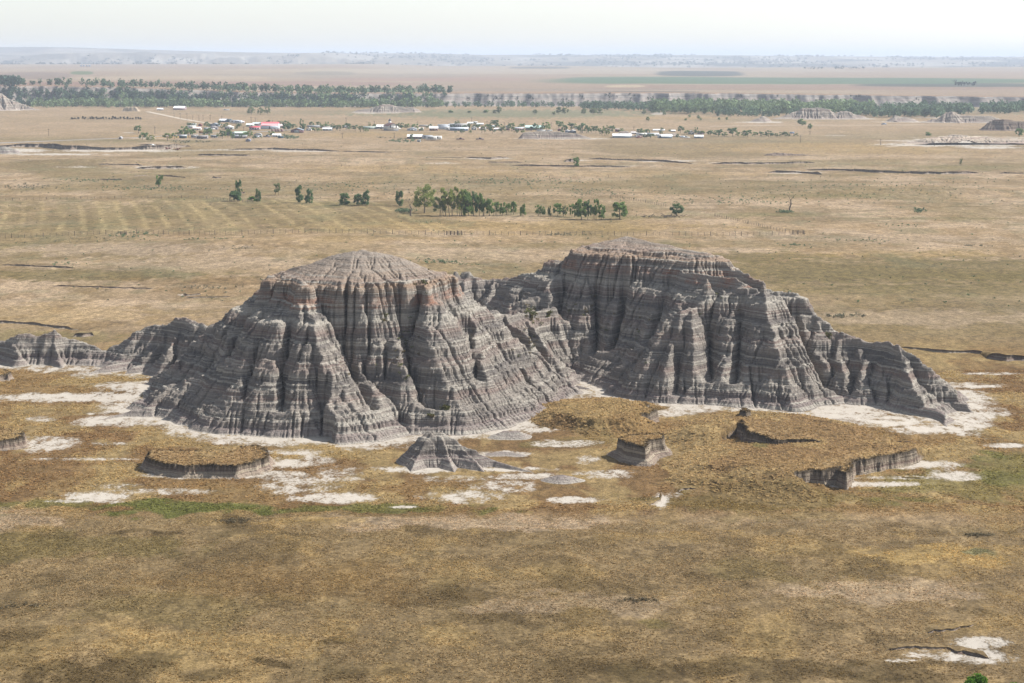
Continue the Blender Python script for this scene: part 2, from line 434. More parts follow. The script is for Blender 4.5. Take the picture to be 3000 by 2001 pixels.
left_b = [crest([(830, 783, 311), (900, 775, 308), (1000, 745, 308), (1075, 727, 308), (1180, 770, 308), (1250, 796, 306), (1300, 793, 310)], 0.88),
  crest([(930, 768, 307), (1000, 742, 307), (1075, 725, 306), (1150, 752, 306), (1200, 776, 306)], (0.6, 18.5)),
  crest([(830, 795, 312), (887, 832, 294.5), (1010, 812, 307), (1120, 808, 309), (1245, 836, 296), (1305, 800, 309)], 0.88),
  crest([(887, 834, 294.5), (912, 960, 287), (965, 1120, 280), (1100, 1238, 275), (1150, 1268, None)], [0.68, 1.2]),
  crest([(1248, 845, 296), (1325, 1000, 293), (1395, 1115, 291), (1480, 1190, 287), (1515, 1208, None)], [0.95, 1.25]),
  crest([(1110, 1000, 290.5), (1200, 1130, 284), (1290, 1225, 280), (1320, 1245, None)], [0.85, 1.3]),
  crest([(1060, 850, 302), (1085, 920, 295.5), (1112, 1000, 290)], [0.72, 1.0]),
  crest([(1150, 870, 303), (1165, 940, 297), (1195, 1030, 291)], [0.75, 1.0]),
  crest([(1330, 800, 308), (1370, 870, 312), (1430, 905, 322), (1540, 910, 332), (1650, 900, 338)], 1.08),
  crest([(1430, 905, 322), (1500, 1020, 312), (1570, 1115, 304), (1585, 1165, None)], [1.1, 1.2]),
  crest([(1540, 910, 332), (1600, 1020, 322), (1680, 1080, 324), (1740, 1110, None)], 1.0),
  crest([(1490, 907, 327), (1550, 1010, 318), (1630, 1100, 311), (1650, 1130, None)], [1.1, 1.25]),
  crest([(1370, 870, 312), (1420, 1000, 303), (1480, 1100, 297), (1535, 1180, None)], [1.05, 1.25]),
  crest([(820, 790, 312), (700, 890, 310), (610, 960, 311), (480, 1085, 315), (390, 1128, None)], 0.95),
  crest([(790, 800, 306), (690, 960, 302), (590, 1065, 306), (500, 1120, 316)], 1.1),
  crest([(840, 812, 307), (770, 970, 296), (650, 1095, 293), (515, 1113, 297), (430, 1170, 293), (345, 1206, 290.5), (285, 1226, None)], [0.66, 1.0]),
  crest([(515, 1115, 297), (545, 1200, 289), (560, 1255, None)], [0.9, 1.2]),
  crest([(965, 1120, 282), (950, 1200, 278), (930, 1272, None)], [1.1, 1.3]),
  crest([(740, 1150, 287), (750, 1255, None)], [1.1, 1.3]), crest([(870, 1180, 280.5), (860, 1270, None)], [1.1, 1.3])]
right_b = [crest([(1640, 902, 340), (1700, 914, 341), (1765, 905, 342), (1830, 885, 342)], 1.0), crest([(1765, 905, 342), (1780, 1000, 335), (1790, 1095, None)], 1.0),
  crest([(1490, 818, 360), (1560, 785, 358), (1600, 759, 357), (1690, 757, 356), (1740, 740, 356), (1830, 700, 354), (1900, 713, 350), (2000, 731, 344), (2085, 745, 338), (2150, 780, 332), (2240, 822, 326), (2330, 862, 322), (2400, 922, 318), (2460, 978, 315), (2560, 1000, 312), (2650, 1010, 306)], 0.9),
  crest([(1740, 738, 355), (1830, 696, 353), (1900, 710, 349), (2000, 728, 343), (2060, 738, 338)], (0.40, 17.2)),
  crest([(1640, 785, 350), (1740, 775, 347), (1830, 768, 345), (1900, 768, 341), (1990, 782, 334), (2060, 795, 325), (2150, 812, 320), (2230, 848, 316)], 0.86),
  crest([(2060, 800, 321), (1990, 900, 315), (1900, 1010, 312), (1850, 1085, 310), (1840, 1140, None)], [1.0, 1.1]),
  crest([(1990, 900, 315), (1960, 1020, 309), (1930, 1110, 305), (1925, 1160, None)], [0.95, 1.35]),
  crest([(2010, 900, 314), (2030, 1040, 307), (2030, 1120, 303), (2020, 1165, None)], [0.95, 1.35]),
  crest([(2110, 840, 320), (2120, 960, 312), (2110, 1060, 306), (2110, 1160, None)], [0.95, 1.35]),
  crest([(2230, 840, 316), (2250, 960, 308), (2280, 1060, 302), (2290, 1130, 299), (2300, 1188, None)], [0.85, 1.1]),
  crest([(2210, 940, 311), (2180, 1100, 303), (2170, 1170, None)], [0.95, 1.35]),
  crest([(2250, 960, 308), (2360, 1080, 303), (2440, 1180, None)], 1.15),
  crest([(2460, 985, 314), (2470, 1080, 307), (2480, 1165, None)], [0.95, 1.35]),
  crest([(2530, 1003, 311), (2520, 1100, 304), (2515, 1165, None)], [0.95, 1.35]),
  crest([(2600, 1010, 309), (2590, 1120, 301), (2575, 1190, None)], [0.95, 1.35]),
  crest([(2650, 1010, 306), (2665, 1100, 297), (2730, 1190, 289), (2795, 1256, None)], [0.8, 1.15]),
  crest([(2650, 1010, 306), (2720, 1065, 301), (2770, 1120, 299), (2848, 1205, None)], 1.0),
  crest([(1650, 780, 350), (1590, 840, 345), (1490, 895, 343)], 1.0),
  crest([(1720, 790, 345), (1720, 920, 338), (1700, 1020, 333), (1700, 1095, None)], 1.2),
  crest([(1790, 800, 344), (1800, 940, 335), (1780, 1040, 329), (1775, 1100, None)], 1.2),
  crest([(1870, 810, 340), (1880, 930, 330), (1840, 1050, 323), (1810, 1115, None)], 1.2)]
ridge_b = [crest([(-90, 1010, 348), (30, 985, 346), (70, 976, 345), (130, 980, 345), (165, 968, 345), (200, 985, 345), (300, 1022, 342), (390, 962, 342), (440, 934, 342), (480, 946, 340), (540, 930, 338), (610, 945, 334), (680, 950, 328)]),
  crest([(440, 945, 342), (350, 1050, 336), (262, 1092, None)], 1.0),
  crest([(540, 935, 338), (480, 1020, 331), (420, 1085, None)], 1.15),
  crest([(480, 946, 340), (420, 1030, 334), (370, 1090, None)], 1.2),
  crest([(60, 980, 345), (50, 1040, 339), (40, 1070, None)], 1.2), crest([(165, 975, 345), (170, 1040, 339), (180, 1075, None)], 1.2)]
back_b = [crest([(1290, 830, 398), (1335, 801, 395), (1370, 796, 396), (1430, 804, 396), (1510, 808, 394), (1560, 830, 392)], 1.0),
  crest([(1370, 797, 396), (1360, 860, 388), (1340, 900, 380)], 1.2), crest([(1440, 806, 396), (1440, 870, 387), (1440, 900, 382)], 1.2)]
cut_l = [([(1190, 880, 298), (1195, 980, 292), (1215, 1080, 286), (1270, 1180, 281)], 2.6, 1.5), ([(1000, 930, 292), (1040, 1050, 286), (1090, 1190, 279)], 2.0, 1.1), ([(1370, 1000, 300), (1380, 1120, 294), (1400, 1200, 288)], 2.0, 1.0), ([(700, 960, 302), (680, 1060, 297), (660, 1130, 294)], 1.6, 1.0), ([(850, 1000, 291), (830, 1130, 284), (830, 1240, 278)], 1.6, 0.9), ([(760, 1080, 290), (730, 1180, 285), (720, 1240, 281)], 1.5, 0.9), ([(590, 880, 318), (560, 980, 316), (530, 1040, 318)], 1.5, 1.0)]
cut_r = [([(1835, 740, 352), (1832, 820, 343), (1825, 900, 336), (1790, 1010, 328)], 2.6, 0.8), ([(1645, 860, 346), (1640, 960, 338), (1660, 1070, 331)], 2.4, 0.9), ([(1960, 800, 334), (1930, 900, 327), (1900, 960, 320)], 1.8, 1.0), ([(2080, 900, 315), (2085, 1020, 309), (2080, 1140, 304)], 2.2, 0.8), ([(2170, 880, 315), (2165, 1000, 308), (2150, 1140, 303)], 2.4, 0.9), ([(2330, 880, 318), (2370, 1010, 311), (2440, 1150, 304)], 2.6, 1.0), ([(1985, 1000, 310), (1985, 1080, 306), (1975, 1150, 303)], 1.6, 0.7), ([(2510, 1020, 309), (2500, 1100, 305), (2495, 1160, 303)], 1.6, 0.7), ([(1745, 850, 343), (1750, 980, 335), (1745, 1080, 330)], 1.8, 0.8), ([(2030, 840, 319), (1960, 930, 315), (1910, 1000, 313)], 1.6, 1.2)]
landform("butte", left_b, 0.135, 0.42, 14, M_rock, seed=11, cuts=cut_l, label="large grey banded butte with flat rim and rounded orange-brown peak, left of the saddle", cat="butte")
landform("butte", right_b, 0.135, 0.42, 14, M_rock, seed=23, zmap=2, cuts=cut_r, label="broad domed grey banded butte with red stripe and long tail ridge to the right", cat="butte")
landform("butte", ridge_b, 0.17, 0.5, 12, M_rock, seed=31, label="low grey eroded ridge with two small knobs, running from the large butte's left flank", cat="ridge")
landform("butte", back_b, 0.2, 0.5, 10, M_rock, seed=37, label="low dark flat-topped ridge glimpsed behind the gap between the two big buttes", cat="ridge")
# ------------------------------------------------------------------ ground sheet
def bluff_y(x):      # where the river bluffs start, in metres from the eye
    return 2130 + 90 * sst(-150, -520, x) + 45 * np.sin(x / 210.0 + 1.0)
def plateau_z(x): return 13.5 + 8.0 * sst(-200, -560, x) - 3.0 * sst(150, 600, x)
def hgt(x, y):
    """height of the open ground"""
    h = (fbm(x / 60, y / 60, 3, 3) - 0.5) * 1.3 * sst(60, 260, y)
    h = h * (1 - 0.85 * sst(215, 232, y) * (1 - sst(345, 400, y)))      # flat clay pan round the buttes
    px, py = pix(x, y, 0 * x)
    # near shelf whose edge hides the green swale
    lip = 217.0 - 2.0 * np.sin(x / 9.0) - 3 * sst(20, 45, x) - 0.05 * x + 3 * fbm(x / 9, y / 9, 2, 8)
    h = h + 2.6 * sst(lip + 2.0, lip - 9.0, y) + (fbm(x / 14, y / 14, 3, 21) - 0.5) * 1.6 * sst(224, 212, y)
    for cx, cy, rx, ry, a in SWELLS:
        u = ((px - cx) / rx) ** 2 + ((py - cy) / ry) ** 2
        h = h + a * np.exp(-u * 1.6)
    # swell of the mown field and rolling mid plain
    h = h + 2.0 * sst(430, 520, y) * (1 - sst(600, 760, y)) * np.exp(-((x + 55) / 50.0) ** 2)
    # plateau beyond the bluffs
    yb = bluff_y(x)
    pz = plateau_z(x) + 6.0 * sst(2600, 6800, y)
    t = sst(yb + 45, yb + 90, y)
    h = h * (1 - t) + t * (pz + (fbm(x / 700, y / 700, 3, 5) - 0.5) * 7.0 * sst(yb + 200, yb + 1500, y))
    # valley behind the plateau and the far hills
    dip = sst(7000, 7800, y) * (1 - sst(8200, 9000, y))
    h = h - 26 * dip
    rx = x / np.maximum(y, 1.0)                   # bearing
    top = 66 + 40 * sst(-0.08, -0.27, rx) - 13 * sst(0.08, 0.25, rx) + 12 * (fbm(rx * 16 + 3, y / 9000, 4, 12) - 0.5)
    h = h + sst(8600, 12000, y) * (top - 19)
    gul = np.abs(fbm(x / 420, y / 700, 4, 14) - 0.5) * 2
    h = h - 26 * gul * sst(8000, 8800, y) * (1 - sst(11300, 12300, y))
    # nearer badland bench, left
    lb = sst(-0.04, -0.10, rx) * sst(-0.29, -0.22, rx)
    g2 = np.abs(fbm(x / 130, y / 260, 4, 16) - 0.5) * 2
    h = h + lb * sst(9000 - 900 * g2, 9300 - 300 * g2, y) * 38 * (1 - sst(9500, 10500, y))
    return h
SWELLS = [(2450, 1265, 320, 40, 1.1), (1700, 1215, 210, 40, 0.9), (2050, 1500, 200, 18, 0.6), (400, 1145, 200, 22, 0.8), (650, 735, 420, 30, 1.5), (1000, 470, 300, 12, 2), (1600, 355, 500, 9, 3.0), (1200, 600, 400, 14, 1.0), (2700, 560, 500, 20, 1.5), (250, 475, 300, 10, 2.0)]

# colours as they stand on the ground: (photo x, photo y, half width, half height, colour, strength)
TAN = s2l(178, 151, 116); PALE = s2l(198, 172, 142); AMB = s2l(154, 124, 82); OLI = s2l(128, 112, 68); BRN = s2l(140, 112, 72); GRN = s2l(116, 116, 62); DKB = s2l(104, 86, 56); YEL = s2l(188, 156, 100); PNK = s2l(190, 158, 142); SAGE = s2l(128, 126, 92)
K_ALB = 0.62
PATCH = [(600, 1488, 260, 22, GRN, .95), (150, 1480, 200, 18, GRN, .6), (1100, 1492, 400, 10, GRN, .75), (2250, 1460, 350, 30, OLI, .6), (2800, 1420, 260, 50, GRN, .45), (2950, 1370, 150, 40, GRN, .55),
 (2240, 1325, 35, 16, GRN, .8), (2850, 1335, 60, 14, GRN, .6), (1750, 1290, 120, 14, OLI, .4), (2350, 1510, 160, 18, OLI, .4), (1590, 1300, 60, 12, GRN, .35), (540, 1385, 150, 20, BRN, .4),
 (250, 1595, 320, 35, OLI, .55), (900, 1700, 420, 60, BRN, .6), (540, 1780, 300, 50, OLI, .35), (700, 1540, 80, 10, DKB, .7), (400, 1550, 110, 6, DKB, .7), (680, 1528, 60, 14, DKB, .7), (900, 1570, 70, 12, DKB, .4),
 (200, 1985, 230, 45, DKB, .85), (420, 1940, 160, 30, DKB, .75), (560, 1985, 90, 20, DKB, .7), (950, 1883, 40, 9, DKB, .85), (750, 1945, 50, 10, DKB, .8), (970, 1980, 80, 16, DKB, .6), (1120, 1980, 60, 12, DKB, .6), (1900, 1830, 60, 12, OLI, .7), (2400, 1830, 60, 14, DKB, .5), (2150, 1960, 350, 40, DKB, .7), (2600, 1970, 180, 35, DKB, .65), (1700, 1940, 250, 25, DKB, .5),
 (1320, 1730, 110, 14, DKB, .6), (1400, 1810, 150, 22, DKB, .55), (1890, 1720, 90, 14, DKB, .5), (2750, 1630, 260, 40, YEL, .75), (2550, 1730, 300, 30, PALE, .5), (1750, 1770, 350, 35, PALE, .35), (600, 1880, 350, 40, YEL, .4), (1350, 1530, 500, 22, PALE, .6), (60, 1520, 120, 30, PALE, .5), (900, 1530, 200, 14, YEL, .5), (2870, 1625, 70, 16, SAGE, .8), (2200, 1660, 120, 30, OLI, .4), (60, 1860, 120, 20, DKB, .5),
 (2600, 790, 700, 45, OLI, .75), (2750, 850, 500, 18, OLI, .6), (2250, 880, 300, 20, TAN, .5), (2700, 930, 400, 25, PALE, .5), (2600, 700, 500, 14, PALE, .5), (2250, 715, 300, 14, OLI, .35), (2200, 755, 260, 18, OLI, .6), (2650, 745, 350, 10, YEL, .35), (2900, 810, 300, 10, OLI, .5),
 (250, 805, 420, 16, OLI, .75), (600, 825, 260, 14, BRN, .55), (150, 920, 400, 30, YEL, .35), (100, 985, 300, 18, GRN, .55), (500, 860, 300, 20, BRN, .35), (700, 770, 420, 20, PALE, .5), (350, 730, 380, 18, PALE, .7), (1400, 745, 420, 26, PALE, .5), (1600, 720, 500, 10, OLI, .35), (1100, 700, 500, 8, YEL, .3),
 (450, 640, 620, 46, OLI, .5), (150, 600, 300, 16, OLI, .4), (1500, 665, 600, 20, YEL, .45), (700, 585, 300, 8, GRN, .35), (1000, 597, 120, 8, GRN, .6), (1450, 618, 130, 8, GRN, .4), (1900, 636, 300, 5, GRN, .55), (2250, 628, 280, 6, GRN, .65), (2700, 640, 300, 4, GRN, .5), (2460, 573, 230, 5, GRN, .6), (2400, 480, 260, 10, GRN, .35), (2800, 492, 200, 8, GRN, .6), (1200, 495, 300, 14, YEL, .35), (1800, 510, 500, 10, YEL, .3), (450, 497, 350, 8, GRN, .4), (300, 440, 330, 10, OLI, .3), (150, 410, 260, 6, GRN, .35), (500, 413, 180, 5, GRN, .55), (2500, 440, 400, 14, YEL, .45), (2350, 425, 350, 8, YEL, .45), (2150, 415, 300, 5, SAGE, .5),
 (1500, 333, 480, 13, s2l(116, 130, 96), 1.0), (900, 330, 420, 8, SAGE, .5), (2250, 352, 300, 6, SAGE, .4), (1950, 345, 200, 4, YEL, .4), (200, 326, 500, 5, TAN, .4), (2900, 322, 220, 12, s2l(140, 142, 112), .7), (2500, 400, 500, 8, SAGE, .3), (1900, 388, 600, 5, PALE, .5), (1100, 395, 260, 7, YEL, .4), (500, 402, 150, 6, s2l(205, 165, 110), .7), (700, 408, 260, 4, PALE, .8), (470, 420, 60, 5, PALE, .9)]
# far fields beyond the bluffs
FARP = [(2350, 237, 760, 10, s2l(105, 128, 96), .95), (1900, 231, 250, 6, s2l(108, 128, 98), .8), (1080, 264, 180, 5, s2l(98, 120, 84), .95), (240, 215, 34, 5, s2l(110, 124, 76), .9), (100, 222, 110, 10, s2l(150, 130, 116), .7), (600, 246, 620, 7, s2l(165, 130, 116), .7), (2400, 256, 700, 8, s2l(168, 140, 120), .8), (1250, 232, 300, 6, s2l(180, 140, 124), .5), (1500, 208, 600, 8, s2l(200, 182, 156), .5), (1000, 222, 400, 8, s2l(165, 150, 132), .5), (2050, 216, 130, 8, s2l(92, 96, 90), .9), (1580, 198, 90, 4, s2l(96, 96, 92), .8), (2800, 250, 300, 5, s2l(76, 92, 84), .8), (1880, 270, 180, 2.5, s2l(110, 100, 92), .8), (1600, 262, 500, 4, s2l(164, 148, 132), .6), (900, 205, 250, 4, s2l(200, 180, 150), .5), (950, 215, 90, 6, s2l(150, 140, 122), .6), (1830, 252, 60, 3, s2l(214, 190, 156), .8), (500, 228, 300, 5, s2l(206, 182, 152), .5)]
# bare clay flats
WHITE = [(520, 1240, 190, 16, .75), (900, 1285, 330, 22, .95), (700, 1270, 250, 18, .9), (280, 1165, 260, 13, .95), (420, 1130, 160, 14, .8), (60, 1065, 130, 14, .8), (300, 1075, 180, 12, .7), (120, 1228, 45, 9, .8), (265, 1212, 14, 3, .9), (690, 1289, 22, 4, 1.0), (150, 1085, 60, 8, .6), (1130, 1250, 180, 14, .8), (1290, 1225, 170, 14, .95), (1560, 1225, 100, 30, 1.0), (1480, 1245, 150, 20, .95), (1620, 1180, 70, 22, .9), (1380, 1262, 120, 12, .8), (1520, 1195, 110, 30, 1.0), (1540, 1240, 60, 30, .85), (1650, 1150, 60, 25, .5), (1660, 1300, 100, 10, .7), (1720, 1345, 45, 18, .8), (1760, 1390, 90, 14, .8),
 (1900, 1150, 130, 14, .95), (2050, 1180, 150, 22, .9), (2250, 1195, 200, 12, .95), (2450, 1205, 160, 24, 1.0), (2600, 1235, 170, 16, .9), (2720, 1258, 110, 12, 1.0), (2850, 1235, 60, 40, .9), (2800, 1130, 120, 10, .7), (2870, 1132, 60, 5, 1.0), (2900, 1095, 90, 4, .7), (2860, 1215, 90, 22, .8),
 (300, 1455, 110, 18, .95), (230, 1468, 120, 6, .7), (420, 1440, 190, 10, .62), (340, 1425, 80, 12, .6), (1010, 1458, 130, 15, 1.0), (900, 1420, 120, 25, .65), (1000, 1395, 80, 25, .55), (1180, 1485, 50, 4, .95), (1370, 1455, 120, 20, .85), (1480, 1425, 110, 16, .65), (1690, 1465, 90, 9, .9), (1330, 1400, 120, 12, .5), (1550, 1395, 130, 10, .75), (1240, 1375, 150, 12, 1.0), (1480, 1375, 150, 8, .85), (620, 1390, 240, 11, .95), (820, 1355, 90, 14, .9), (880, 1325, 100, 10, .75), (920, 1345, 60, 16, .7), (250, 1345, 160, 5, .6), (340, 1300, 90, 5, .55), (110, 1300, 110, 22, .85), (250, 1440, 60, 5, .4), (2130, 1315, 60, 9, .75), (2180, 1345, 70, 11, .8), (2080, 1395, 40, 18, .8), (1935, 1470, 24, 22, .95), (1975, 1450, 30, 10, .5), (2020, 1430, 30, 12, .7), (2100, 1422, 90, 3, .9), (1930, 1340, 130, 20, .8), (2720, 1360, 90, 12, 1.0), (2800, 1395, 70, 14, .85), (2560, 1418, 180, 9, .9), (2760, 1380, 40, 20, .6), (2950, 1305, 60, 6, .9), (2650, 1400, 200, 6, .6), (2380, 1312, 40, 7, .8), (1480, 1330, 90, 8, .9), (1480, 1272, 60, 6, .9),
 (2870, 1880, 85, 14, .85), (2850, 1925, 100, 16, .75), (2700, 1915, 60, 12, .6), (2640, 1935, 50, 5, .7),
 (1500, 1105, 5, 5, 0), (1950, 1205, 110, 18, .8), (2060, 1240, 60, 14, .6), (1820, 1120, 60, 12, .6),
 (350, 440, 180, 5, 1.1), (60, 441, 90, 5, 1.0), (170, 452, 130, 3, 1.0), (480, 490, 80, 4, 1.1), (240, 489, 70, 2, .8), (710, 439, 150, 2.5, .8), (900, 443, 110, 2, .8), (1440, 464, 60, 2.5, .9), (1290, 478, 60, 1.8, .7), (1950, 472, 80, 2.4, 1.0), (1830, 486, 90, 1.8, .6), (2180, 478, 110, 2.6, 1.0), (2330, 505, 70, 4, .9), (2850, 415, 170, 13, 1.1), (2700, 424, 130, 5, 1.0), (1640, 406, 140, 2.5, .9), (2230, 358, 70, 2, 1.1), (2440, 348, 140, 1.8, 1.0), (2690, 357, 140, 1.6, 1.0), (2780, 345, 100, 2, .8), (1100, 331, 90, 1.3, 1.0), (40, 322, 70, 2, .9), (1930, 333, 22, 3, 1.1), (2450, 397, 50, 1.6, .6), (430, 405, 50, 2, .7), (530, 864, 10, 3, .9), (1690, 470, 40, 2, .8), (380, 389, 20, 2, .8), (2650, 412, 100, 2, .7), (2900, 432, 100, 4, .9)]

def ground_paint(x, y, px, py):
    """colour of the plants and earth, and how bare the clay is"""
    n1 = fbm(x / 22, y / 30, 4, 41); n2 = fbm(x / 6, y / 9, 4, 43); n3 = fbm(x / 90, y / 140, 4, 47); n4 = fbm(x / 2.2, y / 2.6, 3, 49)
    def L(a, b, t): return a + (b - a) * t[..., None]
    c = np.broadcast_to(np.array(TAN), x.shape + (3,)).copy()
    c = L(c, np.array(PALE), sst(0.42, 0.62, n1) * 0.6 * sst(345, 420, y))
    c = L(c, np.array(BRN), sst(0.52, 0.68, n2) * 0.45)
    c = L(c, np.array(OLI), sst(0.48, 0.62, n3) * 0.5)
    c = L(c, np.array(s2l(132, 112, 78)), sst(0.53, 0.63, fbm(x / 34, y / 16, 4, 57)) * 0.5)
    amb = sst(222, 230, y) * (1 - sst(345, 385, y + 30 * (n1 - .5)))
    c = L(c, np.array(AMB), amb * 0.9)
    c = L(c, np.array(s2l(136, 104, 70)), amb * sst(0.48, 0.6, n1) * 0.6)
    c = L(c, np.array(s2l(182, 156, 108)), amb * sst(0.5, 0.62, n2) * 0.65)
    fg = 1 - sst(219, 226, y)
    c = L(c, np.array(s2l(150, 126, 90)), fg * 0.9)
    c = L(c, np.array(YEL), fg * sst(0.54, 0.68, n2) * 0.3)
    c = L(c, np.array(DKB), fg * sst(0.56, 0.68, fbm(x / 5, y / 7, 4, 53)) * 0.45)
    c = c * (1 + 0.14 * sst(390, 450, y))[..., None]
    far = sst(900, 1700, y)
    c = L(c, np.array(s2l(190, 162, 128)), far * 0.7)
    jx = px + 260 * (n1 - .5) * np.clip(200 / np.maximum(y, 1), .1, 1.2); jy = py + (n2 - .5) * 36 * np.clip(260 / np.maximum(y, 1), 0.03, 1.3) ** 2
    for cx, cy, rx, ry, cc, st in PATCH:
        u = np.sqrt(((jx - cx) / rx) ** 2 + ((jy - cy) / ry) ** 2)
        c = L(c, np.array(cc), st * (0.6 if cy < 1000 and cc[1] > cc[0] * .93 else 1.0) * sst(1.15, 0.65, u + (n4 - .5) * 1.3 + (n2 - .5) * .9))
    # mown field with pale swaths
    fld = sst(0, 60, 1120 - px + (py - 590) * 3) * sst(588, 596, py + (px * 0.01)) * sst(688, 676, py)
    sw = np.sin(0.9 * (x + 0.23 * y + 2e-4 * (y - 640) ** 2) + 2.2 * fbm(x / 14, y / 60, 3, 61))
    sw2 = np.sin((x * 0.55 + y * 0.12) / 3.3 + 3 * fbm(x / 40, y / 60, 2, 63))
    c = L(c, np.array(s2l(208, 182, 130)), np.clip(fld * (sst(0.2, 1.0, sw) * 0.45 * sst(0.25, 0.6, n2) + sst(0.3, 0.9, sw2) * 0.22) * (0.45 + n3), 0, 1))
    # sage and green herbs speckled over the mid plain
    sg = sst(0.60, 0.72, fbm(x / 9, y / 14, 5, 71)) * sst(380, 460, y) * (1 - sst(900, 1300, y))
    c = L(c, np.array(SAGE), sg * 0.35)
    # fields beyond the bluffs
    bey = sst(-5, 25, y - bluff_y(x) - 60)
    cf = np.broadcast_to(np.array(s2l(186, 164, 138)), x.shape + (3,)).copy()
    cf = L(cf, np.array(s2l(176, 150, 126)), sst(0.42, 0.6, fbm(x / 300, y / 900, 4, 81)) * 0.7)
    jy2 = py + (fbm(x / 260, y / 500, 4, 83) - .5) * 7
    for cx, cy, rx, ry, cc, st in FARP:
        u = (np.abs((px - cx) / rx) ** 3 + np.abs((jy2 - cy) / ry) ** 3) ** .333
        cf = L(cf, np.array(cc), st * sst(1.1, 0.85, u))
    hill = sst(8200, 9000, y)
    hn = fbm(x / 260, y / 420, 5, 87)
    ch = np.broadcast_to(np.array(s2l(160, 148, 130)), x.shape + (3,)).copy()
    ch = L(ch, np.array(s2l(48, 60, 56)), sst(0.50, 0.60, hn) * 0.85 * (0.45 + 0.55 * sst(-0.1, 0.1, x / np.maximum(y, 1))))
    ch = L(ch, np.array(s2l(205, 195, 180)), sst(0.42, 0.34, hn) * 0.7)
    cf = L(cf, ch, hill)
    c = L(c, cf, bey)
    w = np.zeros(x.shape)
    for cx, cy, rx, ry, st in WHITE:
        sel = (np.abs(px - cx) < rx * 2.2) & (np.abs(py - cy) < ry * 2.2)
        if not sel.any(): continue
        u = np.sqrt(((px[sel] - cx) / rx) ** 2 + ((py[sel] - cy) / ry) ** 2)
        w[sel] = np.maximum(w[sel], 0.95 * st * sst(1.7, 0.35, u + (n2[sel] - .5) * 1.2))
    for f, ax, bx, ay, by in FIELDS:
        sel = (x > ax) & (x < bx) & (y > ay) & (y < by)
        if sel.any():
            r = f(x[sel], y[sel])
            w[sel] = np.maximum(w[sel], 0.85 * sst(-6.0, -0.5, r) * (0.25 + 1.1 * n1[sel]))
    w = w * (1 - bey)
    return c * K_ALB * np.array((0.96, 1.0, 1.04)), w

ys = list(np.geomspace(2150, 30000, 440))
vv = np.arange(2330, 300, -1.9); _, yn = G(1500, vv)
rows = np.array([v for v in yn if v < 2140] + ys)
cols_ = np.linspace(-640, 3640, 1050)
u = (cols_ - 1500) / FPX
UU, YY = np.meshgrid(u, rows)
# a pixel column is not quite a fixed bearing when the lens looks down; the bearing is close enough for spacing
XX = UU * (YY * CP + H * SP)
HH = hgt(XX, YY)
PX, PY = pix(XX, YY, HH)
PX0, PY0 = pix(XX, YY, np.where(YY < 2150, 0, HH))
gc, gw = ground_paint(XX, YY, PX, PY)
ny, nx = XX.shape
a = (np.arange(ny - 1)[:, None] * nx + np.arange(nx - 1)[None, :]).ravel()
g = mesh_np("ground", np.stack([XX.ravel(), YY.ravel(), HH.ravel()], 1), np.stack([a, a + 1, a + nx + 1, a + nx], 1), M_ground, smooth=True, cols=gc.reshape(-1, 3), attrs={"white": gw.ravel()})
tag(g, kind="structure")
# air
bpy.ops.mesh.primitive_cube_add(size=1)
hz = bpy.context.active_object; hz.name = "haze"
hz.scale = (36000, 33000, 150); hz.location = (0, 33000 / 2 - 200, 150 / 2 - 25)
hm = bpy.data.materials.new("haze_air"); hm.use_nodes = True; hn_ = hm.node_tree
for q in list(hn_.nodes):
    if q.type == 'BSDF_PRINCIPLED': hn_.nodes.remove(q)
pv = hn_.nodes.new("ShaderNodeVolumePrincipled")
pv.inputs["Color"].default_value = (0.66, 0.76, 0.92, 1); pv.inputs["Density"].default_value = 0.0001; pv.inputs["Anisotropy"].default_value = 0.1
hn_.links.new(pv.outputs[0], hn_.nodes["Material Output"].inputs["Volume"])
try: hm.cycles.homogeneous_volume = True
except Exception: pass
hz.data.materials.append(hm); tag(hz, kind="stuff")
# ------------------------------------------------------------------ small landforms
def ZG(px, py):
    """ground point under a photograph pixel"""
    z = 0.0
    for k in range(5):
        x, y = G(px, py, z); z = float(hgt(np.array([float(x)]), np.array([float(y)]))[0])
    return float(x), float(y), z

